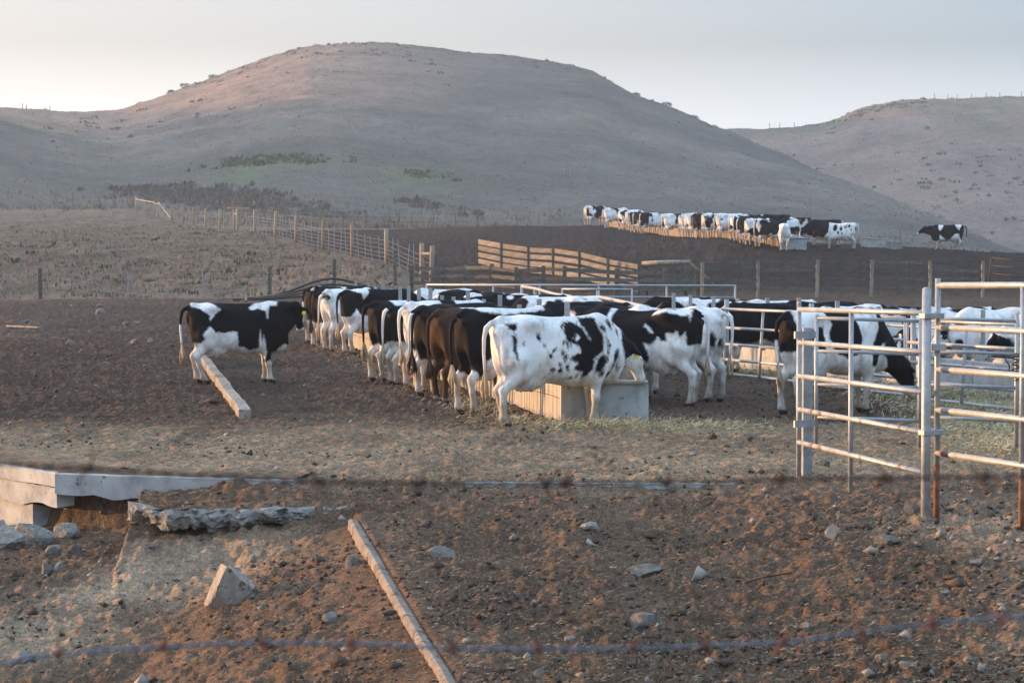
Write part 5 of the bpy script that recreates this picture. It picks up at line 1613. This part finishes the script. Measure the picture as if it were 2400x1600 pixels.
# black water hoses on the ground by the boundary
hs = thing('water_hose', T(700, 111), 'black hoses lying along the back of the yard', 'hose')
for k in range(4):
    pts = []
    for px in range(545 + 30 * k, 960 - 15 * k, 24):
        D = 110.0 + k * .8 + .5 * math.sin(px * .021 + k)
        pts.append(T(px, D, .06 + (.12 + .2 * k) * math.exp(-((px - 770) / 90) ** 2)))
    part(hs, 'hose', tube(pts, .06, 6), M['black_pipe'], True)

# ------------------------------------------------------------------ crows
def crow(p, L, face, label, pitch=0):
    b_ = [(-.50, 0, .34), (-.28, 0, .40), (-.05, 0, .44), (.14, 0, .50), (.26, 0, .58), (.33, 0, .60), (.40, 0, .585), (.50, 0, .55)]
    r_ = [.03, .07, .13, .12, .075, .07, .045, .008]
    g = tube([(x * L, 0, (z + pitch * x) * L) for x, _, z in b_], [q * L for q in r_], 8)
    t_ = thing('crow', p, label, 'bird', 'crows', face)
    m = new_mesh('body', *g); shade(m); link('body', m, M['crow'], t_)
    link('tail', new_mesh('tail', *beam((-.48 * L, 0, (.34 - .48 * pitch) * L), (-.80 * L, 0, (.26 - .8 * pitch) * L), .13 * L, .02 * L)), M['crow'], t_)
    for s_ in (-1, 1):
        link('wing', new_mesh('wing', *tube([(.12 * L, s_ * .12 * L, (.50 + .12 * pitch) * L), (-.15 * L, s_ * .135 * L, (.42 - .15 * pitch) * L), (-.58 * L, s_ * .05 * L, (.34 - .58 * pitch) * L)], [.05 * L, .055 * L, .008 * L], 6)), M['crow'], t_)
        link('leg', new_mesh('leg', *tube([(0, s_ * .06 * L, .36 * L), (.02 * L, s_ * .06 * L, 0)], .014 * L, 5)), M['crow'], t_)
crow(T(366, 166), .62, R(10), 'crow with flat back walking on the pasture right of the other crows')
crow(T(126, 158), .55, R(25), 'leftmost crow standing upright on the pasture', .6)
crow(T(176, 158), .5, R(150), 'crow facing left just right of the leftmost one', .3)
crow(P(883, 670, 62), .19, R(160), 'small black bird perched at the far end of the trough', .5)
crow(P(914, 673, 60), .19, R(15), 'second small black bird perched near the trough posts', .1)

# ------------------------------------------------------------------ loose ground cover
def scatter_pts(n, d0, d1, seed, keep=None, um=.235):
    g = np.random.default_rng(seed)
    # even in the picture: density falls with distance squared
    iv = g.uniform(1 / d1, 1 / d0, n); D = 1 / iv
    x = g.uniform(-um, um, n) * D
    if keep is not None:
        k = keep(x, D, g); x, D = x[k], D[k]
    return x, D, g

OCT = np.array([(1, 0, 0), (0, 1, 0), (-1, 0, 0), (0, -1, 0), (0, 0, 1), (0, 0, -1.)])
OCF = np.array([(0, 1, 4), (1, 2, 4), (2, 3, 4), (3, 0, 4), (1, 0, 5), (2, 1, 5), (3, 2, 5), (0, 3, 5)])
def lumps(name, x, y, size, g, mat, label, sink=.25, flat=.7, cat=None):
    n = len(x)
    z = terrain(x, y) + relief(x, y)
    a = g.uniform(0, 6.28, n); sc_ = size[:, None] * g.uniform(.6, 1.3, (n, 3)) * (1, 1, flat)
    v = OCT[None] * g.uniform(.65, 1.15, (n, 6, 1)) + g.uniform(-.22, .22, (n, 6, 3))
    v = v * sc_[:, None, :]
    ca, sa = np.cos(a)[:, None], np.sin(a)[:, None]
    vx = v[..., 0] * ca - v[..., 1] * sa; vy = v[..., 0] * sa + v[..., 1] * ca
    V = np.stack([vx + x[:, None], vy + y[:, None], v[..., 2] + (z + size * flat * (.5 - sink))[:, None]], -1).reshape(-1, 3)
    F = (OCF[None] + (np.arange(n) * 6)[:, None, None]).reshape(-1, 3)
    m = new_mesh(name, V, F)
    o = link(name, m, mat)
    return tag(o, label, cat, kind='stuff')

def blades(name, x, y, L, w, g, mat, label, tilt=.25, lift=.01, zfun=None, cat=None):
    n = len(x)
    z = zfun(x, y) if zfun else terrain(x, y) + relief(x, y)
    a = g.uniform(0, 6.28, n); el = np.abs(g.normal(0, tilt, n))
    d = np.stack([np.cos(a) * np.cos(el), np.sin(a) * np.cos(el), np.sin(el)], 1) * (L * g.uniform(.5, 1.3, n))[:, None]
    s = np.stack([-np.sin(a), np.cos(a), g.uniform(-.5, .5, n)], 1) * (w * g.uniform(.6, 1.3, n))[:, None]
    b_ = np.stack([x, y, z + lift * g.uniform(.3, 1.5, n)], 1)
    V = np.stack([b_ - s, b_ + s, b_ + d * .55 + s * .8 + (0, 0, .004), b_ + d], 1).reshape(-1, 3)
    F = (np.array([(0, 1, 2), (0, 2, 3)])[None] + (np.arange(n) * 4)[:, None, None]).reshape(-1, 3)
    o = link(name, new_mesh(name, V, F), mat)
    return tag(o, label, cat, kind='stuff')

x, y, g = scatter_pts(42000, 13.5, 62, 1, lambda x, y, g: g.uniform(0, 1, len(x)) < np.clip(.35 + 1.1 * fbm2(x * .7, y * .7, 201, 3) - .45 * ((y > 24) & (y < 31)), .05, 1))
lumps('soil_clods', x, y, np.exp(g.normal(-4.1, .5, len(x))) * np.interp(y, [14, 30, 60], [.9, 1.0, 1.7]), g, M['clod'], 'crumbs and clods of brown soil')
x, y, g = scatter_pts(16000, 13.5, 110, 2, lambda x, y, g: g.uniform(0, 1, len(x)) < np.where(y < 24, np.clip(.10 + .75 * sstep(1.8, 5, x) + .4 * np.exp(-((x + 4) ** 2 + (y - 21.5) ** 2) / 2), 0, 1), np.where(y < 60, .05, .10)))
lumps('gravel', x, y, np.exp(g.normal(-4.25, .6, len(x))) * np.interp(y, [14, 30, 110], [.95, 1.0, 3.2]), g, M['pebble'], 'loose pale pebbles and gravel', .2, .8)
x, y, g = scatter_pts(120000, 13.5, 48, 3, lambda x, y, g: g.uniform(0, 1, len(x)) < np.where((y > 23.5) & (y < 32), .9, .35))
blades('straw_bits', x, y, .045, .0022, g, M['straw'], 'bits of straw trodden into the dirt', .3)
x, y, g = scatter_pts(12000, 111.5, 190, 4, lambda x, y, g: (1200 + FPX * x / y < np.interp(y, [112, 117, 151, 192], [985, 960, 720, 560])) & (g.uniform(0, 1, len(x)) < np.where(y < 119, 1, .45)))
blades('dry_litter', x, y, .30, .02, g, M['straw'], 'dry grass litter at the pasture edge', .2, .03)
# hay
def hay_keep(x, y, g):
    l2 = 4.3 + (49 - y) * .336
    a = np.exp(-((x - 1.5) ** 2 / 1.8 + (y - 31.3) ** 2 / .6)); b_ = np.exp(-((x - l2 + .75) ** 2 / .16)) * (y > 33) * (y < 52)
    c = np.exp(-((x - cline(y) + 1.1) ** 2 / .15)) * (y > 31) * (y < 58) * .4
    e = .55 * sstep(4.6, 6.2, x) * (y > 26) * (y < 40)
    return g.uniform(0, 1, len(x)) < np.maximum.reduce([a, b_, c, e]) * np.clip(.75 + 1.1 * fbm2(x * 1.6, y * .9, 221, 3), .1, 1)
x, y, g = scatter_pts(260000, 26, 58, 5, hay_keep)
blades('spilt_hay', x, y, .10, .004, g, M['hay'], 'green hay spilt along the troughs', .5, .05)
g = np.random.default_rng(8)
s = g.uniform(.3, 29, 9000); w_ = g.uniform(.15, 1.02, 9000)
hx_ = L0[0] + d1[0] * s + r1[0] * w_; hy_ = L0[1] + d1[1] * s + r1[1] * w_
blades('feed_in_trough', hx_, hy_, .14, .006, g, M['hay'], 'hay heaped inside the long trough', .5, .06, lambda x, y: terrain(x, y) + .30 + .06 * noise2(x * 3, y * 3, 7))

# weeds on the pasture, each tuft a handful of leaves
def tufts(name, cx, cy, rad, hgt, per, g, mat, label, zfun, w=.1):
    n = len(cx)
    x = np.repeat(cx, per) + g.normal(0, 1, n * per) * np.repeat(rad, per) * .5
    y = np.repeat(cy, per) + g.normal(0, 1, n * per) * np.repeat(rad, per) * .5
    h = np.repeat(hgt, per) * g.uniform(.4, 1.1, n * per)
    z = zfun(x, y)
    a = g.uniform(0, 6.28, n * per); lean = g.uniform(0, .7, n * per)
    d = np.stack([np.cos(a) * lean, np.sin(a) * lean, np.ones(n * per)], 1) * h[:, None]
    s = np.stack([-np.sin(a), np.cos(a), np.zeros(n * per)], 1) * (h * w)[:, None]
    b_ = np.stack([x, y, z - .02], 1)
    V = np.stack([b_ - s * .6, b_ + s * .6, b_ + d * .55 + s, b_ + d, b_ + d * .55 - s], 1).reshape(-1, 3)
    F = (np.array([(0, 1, 2), (0, 2, 4), (4, 2, 3)])[None] + (np.arange(n * per) * 5)[:, None, None]).reshape(-1, 3)
    return tag(link(name, new_mesh(name, V, F), mat), label, kind='stuff')
gz_fun = lambda x, y: terrain(x, y)
x, y, g = scatter_pts(700, 114, 240, 11, lambda x, y, g: (1200 + FPX * x / y < np.interp(y, [112, 117, 151, 192, 230], [985, 960, 720, 560, 450])) & (fbm2(x * .12, y * .05, 211, 3) > .12) & (g.uniform(0, 1, len(x)) < .7))
tufts('pasture_weeds', x, y, g.uniform(.12, .5, len(x)), g.uniform(.10, .32, len(x)), 14, g, M['weed'], 'low green weeds on the pasture', gz_fun, .22)
x, y, g = scatter_pts(5200, 113, 330, 12, lambda x, y, g: (1200 + FPX * x / y < np.interp(y, [112, 117, 151, 192, 230, 307, 330], [985, 960, 720, 560, 450, 320, 320])))
tufts('pasture_grass', x, y, g.uniform(.2, .7, len(x)), g.uniform(.08, .25, len(x)), 7, g, M['drygrass'], 'sparse dry grass on the pasture', gz_fun, .20)
x, y, g = scatter_pts(3200, 226, 345, 13, lambda x, y, g: (1200 + FPX * x / y > np.interp(y, [226, 300, 306], [520, 340, -200])))
tufts('valley_grass', x, y, g.uniform(.4, 1.2, len(x)), g.uniform(.35, .8, len(x)), 8, g, M['drygrass'], 'taller dry grass at the foot of the hill', gz_fun, .10)
# hill grass
g = np.random.default_rng(14); n = 18000
iv = g.uniform(1 / 680, 1 / 312, n); y = 1 / iv; x = g.uniform(-.235, .235, n) * y
tufts('hill_tussocks', x, y, g.uniform(.5, 1.5, n), g.uniform(.12, .32, n), 3, g, M['drygrass'], 'dry grass tussocks on the hill', hz, .28)
n = 9000
y = g.uniform(570, 765, n); x = g.uniform(.06, .24, n) * y
tufts('far_hill_tussocks', x, y, g.uniform(.6, 2, n), g.uniform(.12, .35, n), 3, g, M['drygrass'], 'dry grass tussocks on the far hill', far_z, .35)
# scrub
def brush(name, specs, mat, label, seed, zf=hz, hh=(.5, 1.3)):
    g = np.random.default_rng(seed)
    X_ = []; Y_ = []
    for (px, D, wpx, dD, n) in specs:
        D_ = D + g.normal(0, .5, n) * dD; p_ = px + g.normal(0, .5, n) * wpx
        X_.append((p_ - 1200) / FPX * D_); Y_.append(D_)
    x = np.concatenate(X_); y = np.concatenate(Y_)
    y = np.maximum(y, 311)
    return tufts(name, x, y, g.uniform(.5, 1.4, len(x)), g.uniform(*hh, len(x)), 16, g, mat, label, zf, .30)
brush('dry_scrub', [(370, 371, 120, 6, 60), (450, 363, 140, 8, 80), (530, 354, 140, 8, 90), (610, 344, 150, 8, 80), (690, 334, 150, 6, 40), (1000, 357, 60, 4, 18), (960, 362, 40, 3, 8), (1560, 345, 110, 6, 14), (1900, 335, 120, 6, 14)], M['brush'], 'band of dark dry scrub at the foot of the hill', 21, hz, (.45, 1.0))
brush('green_scrub', [(640, 400, 150, 5, 80), (570, 402, 50, 4, 18), (990, 390, 70, 8, 16)], M['green_brush'], 'patch of green rushes on the hillside', 22, hz, (.35, .8))
brush('far_scrub', [(1950, 630, 260, 40, 60), (2150, 610, 300, 30, 50), (2300, 640, 200, 40, 40), (2100, 735, 160, 20, 50), (2020, 740, 120, 15, 30)], M['brush'], 'scattered scrub on the far hill', 23, far_z, (.35, .8))
brush('hilltop_scrub', [(500, 590, 260, 40, 40), (620, 610, 300, 50, 50), (800, 600, 300, 60, 50), (1000, 600, 360, 60, 40), (1330, 600, 150, 30, 30), (1560, 560, 160, 40, 30), (300, 480, 200, 40, 30)], M['brush'], 'low scrub dotted over the top of the hill', 24, hz, (.25, .6))
for k, (px, D, w, h, lab) in enumerate(((435, 596, 2.6, 1.3, 'dark round shrub on the left shoulder of the hill'), (404, 600, 1.8, .8, 'small shrub left of the dark round shrub'), (503, 617, 3.0, 1.1, 'shrub on the skyline left of the summit'), (1490, 605, 2.4, 1.2, 'shrub on the right skyline just below the summit'), (1560, 590, 3.2, 1.4, 'shrub farther down the right skyline'), (1625, 575, 2.6, 1.3, 'lowest shrub on the right skyline'), (1120, 352, 2.0, .9, 'dark shrub in the middle of the lower hillside'), (1085, 350, 1.6, .8, 'second dark shrub left in the lower hillside'))):
    g = np.random.default_rng(60 + k)
    n = 150
    v = g.normal(0, 1, (n, 3)); v /= np.linalg.norm(v, axis=1)[:, None]; v *= g.uniform(.5, 1, (n, 1)) ** .5
    c = v * (w / 2, w / 2, h / 2) + (0, 0, h * .42)
    t1 = g.normal(0, 1, (n, 3)); t1 /= np.linalg.norm(t1, axis=1)[:, None]; t2 = np.cross(t1, v); t2 /= np.linalg.norm(t2, axis=1)[:, None] + 1e-6
    s = g.uniform(.12, .3, (n, 1))
    Vv = np.stack([c - t1 * s, c + t2 * s * .6, c + t1 * s, c - t2 * s * .6], 1).reshape(-1, 3)
    x_ = X(px, D); z_ = float(hz(np.array([x_]), np.array([D]))[0])
    sh = thing('shrub', (x_, D, z_), lab, 'shrub', 'shrubs on the hill')
    link('crown', new_mesh('crown', Vv, np.arange(n * 4).reshape(-1, 4)), M['brush'], sh)
    st = join(*[tube([(0, 0, -.1), (g.uniform(-.2, .2) * w, g.uniform(-.2, .2) * w, h * .6)], [.05, .02], 5) for _ in range(4)])
    link('stem', new_mesh('stem', *st), M['wood_dark'], sh)

# ------------------------------------------------------------------ barbed wires close to the viewpoint
def barbed(label, line, D, barbs, strand_mat, barb_mat):
    pts = [P(px, py, D) for px, py in line]
    xs = np.array([p[0] for p in pts]); zs = np.array([p[2] for p in pts])
    th = thing('barbed_wire', (0, D, zs.mean()), label, 'wire', 'barbed wires of the roadside fence')
    sx = np.arange(xs[0], xs[-1], .006); sz = pchip(xs, zs, sx)
    for ph in (0, math.pi):
        part(th, 'strand', tube([(x, D + .0016 * math.cos(x * 150 + ph), z + .0016 * math.sin(x * 150 + ph)) for x, z in zip(sx, sz)], .0016, 5), strand_mat, True)
    for k, px in enumerate(barbs):
        x = X(px, D); z = float(pchip(xs, zs, np.array([x]))[0])
        c = np.array((x, D, z)); gs = []
        coil = [c + (u * .012 - .006, .0042 * math.cos(u * 14), .0042 * math.sin(u * 14)) for u in np.linspace(0, 1, 14)]
        gs.append(tube(coil, .0022, 5))
        for a in (.9, 2.4, 4.1, 5.4):
            gs.append(tube([c + (rnd.uniform(-.005, .005), 0, 0), c + (rnd.uniform(-.016, .016), .016 * math.cos(a + k), .021 * math.sin(a + k * .7))], [.0020, .0010], 5))
        part(th, 'barb', join(*gs), barb_mat)
barbed('lower barbed wire with reddish barbs sagging across the foreground', [(-200, 1590), (0, 1558), (130, 1532), (375, 1516), (617, 1505), (820, 1507), (1060, 1518), (1262, 1520), (1485, 1518), (1658, 1512), (1842, 1504), (2023, 1480), (2190, 1460), (2352, 1446), (2600, 1436)], 3.4, (-75, 130, 378, 617, 822, 1060, 1262, 1485, 1658, 1842, 2023, 2190, 2352, 2520), M['wire'], M['barb'])
barbed('upper rusty barbed wire crossing below the yard slab', [(-200, 1074), (0, 1086), (200, 1098), (500, 1116), (750, 1128), (980, 1132), (1275, 1133), (1600, 1130), (1900, 1122), (2200, 1119), (2600, 1112)], 3.0, (-60, 202, 748, 982, 1278, 1325, 1560, 1830, 2080, 2310), M['wire_old'], M['wire_old'])

# ------------------------------------------------------------------ evening haze
hb = new_mesh('haze', beam((0, -124, 46), (0, 822, 46), 1530, 124)[0], BOXF)
hmat = bpy.data.materials.new('evening_haze'); hmat.use_nodes = True
ht = hmat.node_tree; ht.nodes.clear()
ho = ht.nodes.new('ShaderNodeOutputMaterial'); hv = ht.nodes.new('ShaderNodeVolumePrincipled')
hv.inputs['Color'].default_value = (.74, .87, 1.0, 1)
hv.inputs['Density'].default_value = .00032
hv.inputs['Anisotropy'].default_value = .2
ht.links.new(hv.outputs[0], ho.inputs['Volume'])
tag(link('haze', hb, hmat), 'thin blue evening haze over the valley', kind='stuff')
